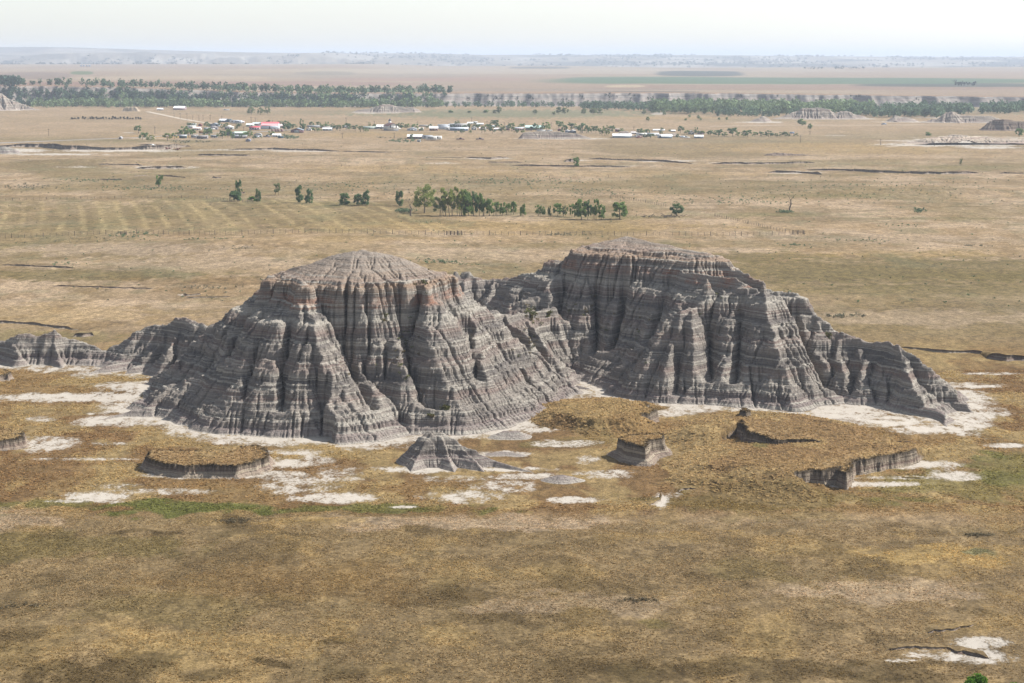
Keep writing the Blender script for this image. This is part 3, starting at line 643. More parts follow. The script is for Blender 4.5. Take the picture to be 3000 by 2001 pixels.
def mesa(rim, h, slopes, dx=0.13, label=None, cat="mesa", name="mesa", seed=3, cliff=0.5, jag=0.35, tal=0.7, z0=0.0, col=None):
    """flat turf on a clay wall; slopes: per rim edge, 'c' = wall, a number = turf that slopes away"""
    P = np.array([G(px, py, h + z0) for px, py in rim]); n = len(P)
    if isinstance(slopes, str): slopes = list(slopes) * n
    mg = 14 if any(not isinstance(s, str) for s in slopes) else h * 1.6 + 1
    mg = min(mg, 14)
    X, Y = np.meshgrid(np.arange(P[:, 0].min() - mg, P[:, 0].max() + mg, dx), np.arange(P[:, 1].min() - mg, P[:, 1].max() + mg, dx))
    Xw = X + (fbm(X / 2.2, Y / 2.2, 5, seed, .62) - .5) * jag * 6.5; Yw = Y + (fbm(X / 2.2 + 9, Y / 2.2, 5, seed + 1, .62) - .5) * jag * 6.5
    D = np.full(X.shape, 1e9); SL = np.zeros(X.shape); CL = np.zeros(X.shape); ins = np.zeros(X.shape, bool)
    for i in range(n):
        a, b = P[i], P[(i + 1) % n]; e = b - a
        t = np.clip(((Xw - a[0]) * e[0] + (Yw - a[1]) * e[1]) / (e @ e + 1e-9), 0, 1)
        d = np.hypot(Xw - a[0] - t * e[0], Yw - a[1] - t * e[1])
        near = d < D
        D = np.where(near, d, D)
        s = slopes[i]
        CL = np.where(near, 1.0 if isinstance(s, str) else 0.0, CL); SL = np.where(near, 0.0 if isinstance(s, str) else s, SL)
        cond = ((a[1] > Yw) != (b[1] > Yw)) & (Xw < (b[0] - a[0]) * (Yw - a[1]) / (b[1] - a[1] + 1e-12) + a[0])
        ins ^= cond
    d = np.where(ins, -D, D)
    k = 7
    def blur(A):
        for _ in range(2):
            for ax in (0, 1):
                A = sum(np.roll(A, s, ax) for s in range(-k, k + 1)) / (2 * k + 1)
        return A
    CLb = blur(CL); SLb = np.where(CL > 0.5, 0.3, SL); SLb = blur(SLb)
    rill = np.abs(fbm(X / 0.8, Y / 0.8, 3, seed + 4) - .5) * 0.9
    dd = np.maximum(d - 0.12 - rill * 0.55, 0)
    wall = np.maximum(h - 5.5 * dd, h * cliff - tal * np.maximum(d, 0) + 0.25 * (fbm(X / 0.6, Y / 0.6, 3, seed + 6) - .5))
    turf = (h + .07) * np.exp(-(np.maximum(d, 0) * SLb * 1.25 / h) ** 2) - .07
    w = sst(0.35, 0.65, CLb)
    z = np.where(d > 0, wall * w + turf * (1 - w), h)
    z = z + (fbm(X / 1.1, Y / 1.1, 3, seed + 8) - .5) * 0.25 * np.where(d > 0.1, 0.6, 1) + 0.12 * sst(-1.2, 0, d) * (d <= 0) * w + (fbm(X / 5, Y / 5, 2, seed + 2) - .5) * 0.5 * (d < 0)
    FIELDS_M.append((X, Y, z + z0, d, w))
    keep = z > -0.25
    ny, nx = z.shape
    jj, ii = np.nonzero(keep[:-1, :-1] | keep[1:, :-1] | keep[:-1, 1:] | keep[1:, 1:])
    a = jj * nx + ii; F = np.stack([a, a + 1, a + nx + 1, a + nx], 1)
    df = d.ravel()[F].mean(1); wf = w.ravel()[F].mean(1); isw = (df > 0.02) & (wf > 0.5)
    root = empty(name, (0, 0, 0)); tag(root, label, cat)
    V = np.stack([X.ravel(), Y.ravel(), np.maximum(z, -0.4).ravel() + z0], 1)
    pxx, pyy = pix(X.ravel(), Y.ravel(), 0 * X.ravel()); gp, _ = ground_paint(X.ravel(), Y.ravel(), pxx, pyy)
    tf = (0.25 + 0.35 * w * (d < .1)).ravel()[:, None]
    c = (gp * (1 - tf) + tf * np.array(col or s2l(180, 153, 112)) * K_ALB) * (0.75 + 0.5 * fbm(X / 1.5, Y / 1.5, 4, seed + 12).ravel()[:, None])
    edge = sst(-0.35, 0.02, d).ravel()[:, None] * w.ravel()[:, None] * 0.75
    c = c * (1 - edge) + edge * np.array((0.07, 0.055, 0.035))  # rim darkened with topsoil colour and painted edge shade
    soil_shadow = (sst(h * 0.80, h * 0.95, z + 0.1 * (fbm(X / .5, Y / .5, 2, seed) - .5))).ravel()
    for nm, sel, mt in (("clay_wall", isw, M_bank), ("turf_cap", ~isw, M_ground)):
        if not sel.any(): continue
        f = F[sel]; us = np.unique(f); mp = np.full(ny * nx, -1); mp[us] = np.arange(len(us))
        mesh_np(nm, V[us], mp[f], mt, smooth=True, cols=c[us], parent=root, attrs={"white": np.full(len(us), -1.0), "soil_shadow": soil_shadow[us]})
    return root
FIELDS_M = []
# dark topsoil mixed with painted shade of the turf edge, atop the bank walls
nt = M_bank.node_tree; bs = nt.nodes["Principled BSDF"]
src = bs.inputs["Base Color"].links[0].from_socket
sa = N(nt, "ShaderNodeAttribute", attribute_name="soil_shadow").outputs["Fac"]
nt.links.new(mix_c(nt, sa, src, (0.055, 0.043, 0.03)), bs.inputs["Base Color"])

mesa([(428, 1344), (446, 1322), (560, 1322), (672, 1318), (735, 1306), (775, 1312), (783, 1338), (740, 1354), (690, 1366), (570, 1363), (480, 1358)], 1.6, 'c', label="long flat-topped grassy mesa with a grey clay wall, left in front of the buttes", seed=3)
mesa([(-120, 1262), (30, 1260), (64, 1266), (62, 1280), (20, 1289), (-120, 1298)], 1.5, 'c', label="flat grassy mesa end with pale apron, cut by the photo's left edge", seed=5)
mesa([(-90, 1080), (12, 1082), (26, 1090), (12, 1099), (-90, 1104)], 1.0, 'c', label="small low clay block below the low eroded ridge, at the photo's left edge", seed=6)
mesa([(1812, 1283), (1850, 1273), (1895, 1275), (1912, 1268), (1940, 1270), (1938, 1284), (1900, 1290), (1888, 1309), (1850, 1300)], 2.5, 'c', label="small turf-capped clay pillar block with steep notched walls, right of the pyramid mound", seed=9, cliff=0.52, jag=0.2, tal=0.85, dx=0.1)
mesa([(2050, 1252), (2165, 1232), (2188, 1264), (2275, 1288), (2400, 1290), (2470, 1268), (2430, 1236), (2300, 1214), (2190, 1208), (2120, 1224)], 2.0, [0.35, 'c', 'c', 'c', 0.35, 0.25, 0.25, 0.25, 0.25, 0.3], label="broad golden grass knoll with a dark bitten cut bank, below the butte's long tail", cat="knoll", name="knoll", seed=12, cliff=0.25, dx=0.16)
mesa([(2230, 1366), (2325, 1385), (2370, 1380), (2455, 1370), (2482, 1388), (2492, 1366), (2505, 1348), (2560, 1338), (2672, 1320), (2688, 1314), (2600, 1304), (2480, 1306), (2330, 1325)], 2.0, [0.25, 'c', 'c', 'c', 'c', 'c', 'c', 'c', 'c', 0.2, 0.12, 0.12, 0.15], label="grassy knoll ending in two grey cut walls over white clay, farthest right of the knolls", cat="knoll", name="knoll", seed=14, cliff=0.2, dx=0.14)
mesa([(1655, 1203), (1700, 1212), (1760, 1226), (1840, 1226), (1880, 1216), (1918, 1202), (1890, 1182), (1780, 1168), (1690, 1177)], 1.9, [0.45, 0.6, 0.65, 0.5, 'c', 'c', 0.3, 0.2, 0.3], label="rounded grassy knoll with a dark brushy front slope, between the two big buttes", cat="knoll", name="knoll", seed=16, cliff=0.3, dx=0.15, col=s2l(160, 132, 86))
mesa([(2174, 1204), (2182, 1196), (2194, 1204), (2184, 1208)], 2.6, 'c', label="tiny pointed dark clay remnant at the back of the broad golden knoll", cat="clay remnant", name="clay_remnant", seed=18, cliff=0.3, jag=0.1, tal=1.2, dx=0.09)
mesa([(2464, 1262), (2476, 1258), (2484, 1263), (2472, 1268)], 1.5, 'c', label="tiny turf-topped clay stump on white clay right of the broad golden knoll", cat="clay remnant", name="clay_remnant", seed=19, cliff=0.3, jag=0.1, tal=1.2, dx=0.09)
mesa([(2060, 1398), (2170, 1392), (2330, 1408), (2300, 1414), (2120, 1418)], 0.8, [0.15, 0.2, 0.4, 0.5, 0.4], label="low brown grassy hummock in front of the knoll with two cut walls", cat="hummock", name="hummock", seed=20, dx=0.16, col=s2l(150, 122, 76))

def mound(pts, extra=(), dx=0.12, K=0.35, it=8, mat=None, seed=1, s=1.0, label="", cat="mound", warp=(0.5, 3.0), coarse=1, ledge=0.35, z0=0.0, name="mound"):
    P = []
    for px, py, Y in pts:
        x, y, z = R(px, py, Y); P.append((x, y, max(z - z0, 0.1)))
    pl = [(P, s)]
    for e, se in extra:
        Q = []
        for px, py, Y in e:
            if Y is None: x, y = G(px, py, 0.05); Q.append((float(x), float(y), 0.05))
            else: Q.append(R(px, py, Y))
        pl.append((Q, se))
    return landform(name, pl, dx, K, it, mat or M_mound, warp=warp, seed=seed, zcut=-0.2, ledge=ledge, label=label, cat=cat, coarse=coarse, z0=z0, zmap=False)
mound([(1248, 1264, 257), (1298, 1266, 257)], [([(1298, 1268, 257), (1370, 1312, 255), (1450, 1348, 254), (1565, 1384, None)], [0.7, 0.9]), ([(1250, 1266, 257), (1165, 1356, None)], 0.9),
  ([(1262, 1268, 256.5), (1225, 1330, 254), (1205, 1382, None)], 0.9), ([(1290, 1270, 256.5), (1310, 1330, 254), (1330, 1384, None)], 0.9), ([(1350, 1305, 255.5), (1420, 1382, None)], 0.9)], s=0.98, seed=41, dx=0.09, K=0.22, it=8, warp=(0.25, 2.0), label="grey banded clay pyramid with a long low tail, in front of the buttes", cat="mound", ledge=0.45)
mound([(1475, 1262, 274), (1515, 1262, 274)], s=0.42, seed=43, label="small pinkish clay dome behind the grey pyramid mound")
mound([(1440, 1326, 261.5), (1480, 1322, 262), (1525, 1329, 261)], s=0.25, seed=44, label="wide pale low clay dome right of the grey pyramid mound")
mound([(1632, 1391, 245), (1650, 1388, 245), (1680, 1395, 245)], s=0.36, seed=45, label="pale grey clay dome at the end of the pyramid mound's tail")
mound([(1545, 1136, 318), (1625, 1134, 318)], s=0.6, seed=46, label="low flat grey clay slab at the foot of the saddle slope")
mound([(1690, 1128, 316), (1720, 1135, 315)], s=0.6, seed=47, label="small grey clay hump in grass between the two big buttes")
mound([(1775, 1092, 323), (1800, 1085, 324), (1830, 1098, 322)], s=0.6, seed=48, label="grey clay hump against the foot of the domed butte's left side")
# far mounds
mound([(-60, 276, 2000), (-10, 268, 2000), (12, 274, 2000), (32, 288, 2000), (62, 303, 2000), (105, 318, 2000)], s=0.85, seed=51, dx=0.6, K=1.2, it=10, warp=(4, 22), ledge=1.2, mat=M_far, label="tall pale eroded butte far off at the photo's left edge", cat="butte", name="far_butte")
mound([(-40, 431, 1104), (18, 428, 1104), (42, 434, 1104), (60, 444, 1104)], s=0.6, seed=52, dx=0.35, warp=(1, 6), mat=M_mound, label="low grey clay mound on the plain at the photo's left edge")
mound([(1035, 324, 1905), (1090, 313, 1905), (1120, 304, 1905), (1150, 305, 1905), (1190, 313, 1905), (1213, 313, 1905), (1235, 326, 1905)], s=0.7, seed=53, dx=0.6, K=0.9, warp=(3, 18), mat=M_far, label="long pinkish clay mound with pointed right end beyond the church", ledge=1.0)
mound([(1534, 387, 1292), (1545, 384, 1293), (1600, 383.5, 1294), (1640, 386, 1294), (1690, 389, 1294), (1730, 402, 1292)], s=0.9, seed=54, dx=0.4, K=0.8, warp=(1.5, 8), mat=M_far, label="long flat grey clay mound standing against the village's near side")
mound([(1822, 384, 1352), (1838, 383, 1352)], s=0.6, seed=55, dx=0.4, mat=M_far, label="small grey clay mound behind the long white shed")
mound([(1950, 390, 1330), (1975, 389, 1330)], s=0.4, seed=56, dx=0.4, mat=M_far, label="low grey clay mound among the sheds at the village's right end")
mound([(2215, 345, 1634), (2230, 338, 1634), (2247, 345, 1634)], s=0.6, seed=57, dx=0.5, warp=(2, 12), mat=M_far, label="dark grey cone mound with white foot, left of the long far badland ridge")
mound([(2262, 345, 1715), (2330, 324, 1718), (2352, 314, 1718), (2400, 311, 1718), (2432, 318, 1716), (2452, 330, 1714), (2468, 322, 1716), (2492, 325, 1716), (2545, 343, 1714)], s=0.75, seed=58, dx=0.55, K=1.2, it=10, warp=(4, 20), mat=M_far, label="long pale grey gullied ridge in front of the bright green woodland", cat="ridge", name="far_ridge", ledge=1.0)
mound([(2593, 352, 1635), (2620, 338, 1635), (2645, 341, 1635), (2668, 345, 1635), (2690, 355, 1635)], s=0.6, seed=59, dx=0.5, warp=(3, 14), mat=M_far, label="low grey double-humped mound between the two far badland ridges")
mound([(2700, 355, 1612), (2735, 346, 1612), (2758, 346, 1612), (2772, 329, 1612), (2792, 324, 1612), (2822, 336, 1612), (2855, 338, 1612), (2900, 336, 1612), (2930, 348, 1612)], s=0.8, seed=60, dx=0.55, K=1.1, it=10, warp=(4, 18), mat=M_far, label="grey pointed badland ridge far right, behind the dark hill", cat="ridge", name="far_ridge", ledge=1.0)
M_dark = rock_mat("dark_claystone", (0.75, 0.66, 0.6), zs=0.9, red=False)
mound([(2888, 374, 1440), (2912, 351, 1440), (2935, 348, 1440), (2975, 352, 1440), (3050, 350, 1440), (3100, 360, 1440)], s=0.75, seed=61, dx=0.5, K=0.9, warp=(3, 14), mat=M_dark, label="dark brown layered hill at the photo's right edge", cat="hill", name="far_butte", ledge=1.2)
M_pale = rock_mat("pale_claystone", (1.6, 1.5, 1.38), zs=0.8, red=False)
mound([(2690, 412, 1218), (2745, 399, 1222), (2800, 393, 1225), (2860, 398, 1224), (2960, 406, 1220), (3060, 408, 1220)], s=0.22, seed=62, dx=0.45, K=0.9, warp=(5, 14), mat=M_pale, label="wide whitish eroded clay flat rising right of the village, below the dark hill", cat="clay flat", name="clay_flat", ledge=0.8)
mound([(2238, 452, 1076), (2262, 446, 1076), (2300, 448, 1076), (2350, 451, 1076), (2400, 456, 1076)], s=0.6, seed=63, dx=0.25, K=0.3, warp=(1.5, 2.5), mat=M_dark, label="long low dark rubble bank alone on the golden plain, right side")

# ------------------------------------------------------------------ cut banks in the plain
M_bankface = rock_mat("cut_bank_face", (0.85, 0.78, 0.72), zs=0.3, red=False)
def bank(pts, hp, seed=1, white=0.0, name="cut_bank", back=9.0):
    """a low eroded bank that faces the eye; pts follow its foot in the photograph, hp its height in pixels"""
    W = [ZG(px, py) for px, py in pts]
    L = [0.0]
    for p, q in zip(W[:-1], W[1:]): L.append(L[-1] + math.hypot(q[0] - p[0], q[1] - p[1]))
    Ym = sum(p[1] for p in W) / len(W); h = hp * Ym / FPX; step = max(0.25, Ym / FPX * 1.5)
    n = max(8, int(L[-1] / step)); t = np.linspace(0, L[-1], n); u = t / L[-1]
    x = np.interp(t, L, [p[0] for p in W]); y = np.interp(t, L, [p[1] for p in W]); z = np.interp(t, L, [p[2] for p in W])
    hh = h * (0.35 + 0.9 * fbm(t / (h * 7), t * 0 + seed, 3, seed)) * np.minimum(1, np.minimum(u, 1 - u) * 9) ** 0.6
    wob = (fbm(t / (h * 3.5), t * 0 + seed + 3, 4, seed + 5) - .5) * h * 5.0
    rl = np.abs(fbm(t / (h * 0.55), t * 0 + 2, 2, seed + 6) - .5)
    prof = [(-1.1, -0.05), (-0.55, 0.10 + 0 * 1), (-0.25, 0.30), (0.0, 0.55), (0.05, 0.86), (0.0, 1.0), (0.25, 1.03), (1.2, 0.98), (back * 0.5, 0.6), (back, -0.08)]
    V = []; soil_shadow = []
    for k, (oy, oz) in enumerate(prof):
        amp = rl * h * 1.1 if 1 <= k <= 4 else 0
        V.append(np.stack([x + (fbm(t * 1.3 / h, t * 0 + k, 2, k) - .5) * h * 0.3, y + wob + oy * h * (1 if oy < 1.5 else 1.0) + amp, z + hh * oz - 0.02], 1))
        soil_shadow.append(np.full(n, 1.0 if k == 5 else 0.0))
    V = np.vstack(V); m = len(prof)
    a = (np.arange(m - 1)[:, None] * n + np.arange(n - 1)[None]).ravel()
    F = np.stack([a, a + 1, a + n + 1, a + n], 1)
    mi = (np.repeat(np.arange(m - 1), n - 1) >= 5).astype(np.int32)
    pxx, pyy = pix(V[:, 0], V[:, 1], np.repeat(z[None], m, 0).ravel())
    c, w = ground_paint(V[:, 0], V[:, 1], pxx, pyy)
    o = mesh_np(name, V, F, mats=[M_bankface, M_ground], midx=mi, smooth=True, cols=c, attrs={"white": np.where(np.repeat(np.arange(m), n) >= 6, -1, w), "soil_shadow": np.concatenate(soil_shadow)})
    return tag(o, kind="structure")
BANKS = [([(-30, 432), (120, 430), (155, 436), (300, 440), (420, 439), (500, 436), (560, 428)], 13), ([(405, 425), (560, 430)], 4), ([(575, 455), (735, 456)], 5), ([(665, 440), (800, 438), (1000, 444)], 5), ([(400, 494), (470, 494), (545, 492)], 9), ([(290, 484), (420, 485)], 4), ([(292, 527), (360, 527)], 4), ([(390, 517), (432, 514)], 4), ([(460, 514), (545, 521)], 4), ([(1365, 463), (1440, 466), (1492, 462)], 6), ([(1240, 461), (1360, 463)], 2.5), ([(1425, 476), (1530, 476)], 3), ([(1655, 474), (1700, 472)], 10), ([(1725, 466), (1850, 470), (1990, 474)], 5), ([(1880, 470), (2030, 480)], 4), ([(1500, 485), (1640, 488), (1850, 490)], 5), ([(2085, 480), (2240, 481), (2390, 478)], 6), ([(2250, 506), (2340, 506), (2410, 512)], 7), ([(2360, 498), (2480, 500), (2560, 505), (2720, 510), (2870, 508)], 8), ([(1000, 444), (1150, 447)], 3), ([(620, 521), (650, 521)], 5), ([(680, 567), (720, 566)], 5), ([(535, 868), (590, 862)], 6), ([(540, 873), (680, 870)], 4), ([(150, 838), (450, 846)], 4), ([(0, 777), (110, 781), (220, 786)], 5), ([(-40, 944), (80, 950), (175, 962), (230, 966)], 8), ([(212, 988), (240, 986), (275, 984)], 12), ([(2640, 1018), (2740, 1030), (2850, 1034), (2900, 1040)], 9), ([(2890, 1050), (2940, 1052), (3060, 1050)], 17), ([(2930, 508), (3050, 510)], 5), ([(1075, 372), (1250, 374)], 1.5), ([(2850, 418), (2990, 416)], 5), ([(2750, 425), (2810, 422)], 7), ([(2480, 1290), (2560, 1298), (2680, 1296)], 6), ([(2640, 1400), (2700, 1402)], 3), ([(2270, 1425), (2330, 1418)], 9), ([(2715, 1852), (2800, 1848), (2860, 1834)], 10), ([(2600, 1905), (2760, 1900), (2900, 1930)], 9), ([(1900, 1485), (1935, 1466), (1940, 1452)], 7), ([(1985, 1440), (2060, 1428)], 6), ([(1600, 1185), (1680, 1180)], 5)]
for i, (p, hp) in enumerate(BANKS): bank(p, hp, seed=100 + i)

# ------------------------------------------------------------------ river bluffs
M_bluff = rock_mat("bluff_claystone", (0.88, 0.88, 0.9), zs=1.5, red=False)
X, Y0 = np.meshgrid(np.arange(-760, 760, 1.6), np.arange(-45, 120, 1.6))
yb = bluff_y(X); Y = yb + Y0
sp = np.clip(np.abs(fbm(X / 40, X * 0 + 2, 3, 91) - .5) * 3.4, 0, 1); sp2 = np.abs(fbm(X / 13, Y / 60, 3, 93) - .5) * 2; sp3 = np.abs(fbm(X / 4.5, Y / 40, 2, 95) - .5) * 2
d = Y0 + 8 - 40 * (sp - 0.3) - 16 * (sp2 - 0.3) - 4 * sp3
t = np.clip(d / 34, 0, 1.0)
prof = np.where(t < 0.75, t * 0.95, 0.7125 + (t - 0.75) * 1.15)
Z = -0.4 + (plateau_z(X) + 0.7) * prof + 0.5 * (fbm(X / 5, Y / 5, 3, 97) - .5) * (t > 0)
edge = sst(80, 118, Y0); Z = Z - edge * 3.0 * (t >= 1)
ny, nx = X.shape; a = (np.arange(ny - 1)[:, None] * nx + np.arange(nx - 1)[None]).ravel(); F = np.stack([a, a + 1, a + nx + 1, a + nx], 1)
mi = (t.ravel()[F].mean(1) > 0.985).astype(np.int32)
cc = np.broadcast_to(np.array(s2l(176, 148, 122)) * K_ALB, (ny * nx, 3))
bl = mesh_np("river_bluff", np.stack([X.ravel(), Y.ravel(), Z.ravel()], 1), F, mats=[M_bluff, M_ground], midx=mi, smooth=True, cols=cc, attrs={"white": np.full(ny * nx, -1.0)})
tag(bl, kind="structure")
BZ = (X, Y0, Z)
def bluff_h(x, y0):
    i = int(np.clip((x + 760) / 1.6, 0, nx - 1)); j = int(np.clip((y0 + 45) / 1.6, 0, ny - 1)); return float(BZ[2][j, i])
# ------------------------------------------------------------------ trees
def quads(P, s, rg, flat=0.0):
    n = len(P); a = rg.normal(size=(n, 3)); a /= np.linalg.norm(a, axis=1)[:, None]
    b = rg.normal(size=(n, 3)); b -= (b * a).sum(1)[:, None] * a; b /= np.linalg.norm(b, axis=1)[:, None]
    s = np.asarray(s).reshape(-1, 1) * np.ones((n, 1)); b = b * 0.62
    V = np.stack([P - a * s - b * s, P + a * s - b * s, P + a * s + b * s, P - a * s + b * s], 1).reshape(-1, 3)
    return V, np.arange(4 * n).reshape(n, 4)
def crown_pts(kind, rg, ncl, nl):
    """leaf positions for a crown of unit height and about unit width"""
    out = []
    for k in range(ncl):
        u = rg.random(); ang = rg.random() * 6.283
        if kind == 'round': z = 0.22 + 0.72 * u; r = 0.44 * math.sin(math.pi * min(1, (z - 0.04) / 0.98)) ** 0.7 * math.sqrt(rg.random() * 0.8 + 0.2); cr = 0.13
        elif kind == 'column': z = 0.08 + 0.86 * u; r = (0.40 - 0.26 * max(0, z - 0.45)) * math.sqrt(rg.random()); cr = 0.15
        elif kind == 'tall': z = 0.28 + 0.68 * u; r = 0.40 * math.sqrt(rg.random()); cr = 0.12
        elif kind == 'willow': z = 0.24 + 0.74 * u; r = 0.47 * math.sin(math.pi * min(1, (z + 0.06) / 1.08)) ** 0.6 * math.sqrt(rg.random() * 0.7 + 0.3); cr = 0.12
        elif kind == 'bush': z = 0.12 + 0.7 * u; r = 0.46 * (1 - 0.5 * u) * math.sqrt(rg.random()); cr = 0.2
        else: z = 0.06 + 0.86 * u; r = 0.48 * (1.02 - z) ** 0.65 * math.sqrt(rg.random()); cr = 0.15
        c = np.array((r * math.cos(ang), r * math.sin(ang), z))
        p = rg.normal(size=(nl, 3)); p /= np.linalg.norm(p, axis=1)[:, None]
        p *= (rg.random((nl, 1)) ** 0.4) * cr * rg.uniform(0.6, 1.2); p[:, 2] *= 0.85
        out.append((c, c + p))
    return out
LEAF = {'green': leaf_mat("leaf_green", (0.11, 0.18, 0.06), (0.235, 0.325, 0.10)), 'dark': leaf_mat("leaf_dark", (0.075, 0.135, 0.06), (0.17, 0.245, 0.095)),
        'willow': leaf_mat("leaf_willow", (0.17, 0.21, 0.06), (0.33, 0.36, 0.12), (0.38, 0.34, 0.11)), 'pale': leaf_mat("leaf_pale", (0.14, 0.18, 0.075), (0.26, 0.29, 0.13)), 'cedar': leaf_mat("leaf_cedar", (0.022, 0.028, 0.02), (0.045, 0.055, 0.036)), 'bright': leaf_mat("leaf_bright", (0.05, 0.12, 0.014), (0.14, 0.27, 0.03))}
TREES = {}
def tree_proto(kind, leaf, seed, ncl, nl, ls, stems=1):
    key = (kind, leaf, seed)
    if key in TREES: return TREES[key]
    rg = np.random.default_rng(seed)
    cl = crown_pts(kind, rg, ncl, nl)
    P = np.vstack([p for c, p in cl]); P[:, 2] = np.maximum(P[:, 2], 0.01)
    P[:, :2] *= 0.98; P[:, 2] *= 1.0 / P[:, 2].max()
    V, F = quads(P, ls * rg.uniform(0.6, 1.25, len(P)), rg)
    tr = MB()
    th = 0.030 if stems == 1 else 0.020
    for s in range(stems):
        bx = 0.0 if stems == 1 else rg.uniform(-.3, .3); by = 0 if stems == 1 else rg.uniform(-.15, .15)
        tx, ty = bx * 0.6 + rg.uniform(-.09, .09), by + rg.uniform(-.05, .05)
        top = 0.62 if kind != 'willow' else 0.5
        tr.tube([(bx, by, -0.03), ((bx + tx) / 2, (by + ty) / 2, top * 0.45), (tx, ty, top)], [th, th * 0.75, th * 0.4])
        for k in range(5 if stems == 1 else 3):
            c = cl[rg.integers(len(cl))][0]; f = rg.uniform(0.35, 0.95)
            st = np.array((bx + (tx - bx) * f, by + (ty - by) * f, top * f)); c = np.array((c[0], c[1], max(c[2], st[2] + 0.08)))
            tr.tube([st, (st + c) / 2 + np.array((0, 0, 0.02)), c], [th * 0.5, th * 0.36, th * 0.15], 5)
    me_t = tr.build("trunk", M_bark); me_c = mesh_np("crown", V, F, LEAF[leaf])
    TREES[key] = (me_t.data, me_c.data)
    for o in (me_t, me_c): bpy.data.objects.remove(o)
    return TREES[key]
def plant(proto, px, py, hpx, wpx, label, cat="tree", group=None, name="tree", at=None):
    x, y, z = at or ZG(px, py)
    k = y / FPX
    root = empty(name, (x, y, z - 0.02), random.uniform(0, 6.28), (1.2 * wpx * k, 1.2 * wpx * k, hpx * k))
    for nm, me in zip(("trunk", "crown"), proto):
        o = bpy.data.objects.new(nm, me); COL.objects.link(o); o.parent = root
    return tag(root, label, cat, group)

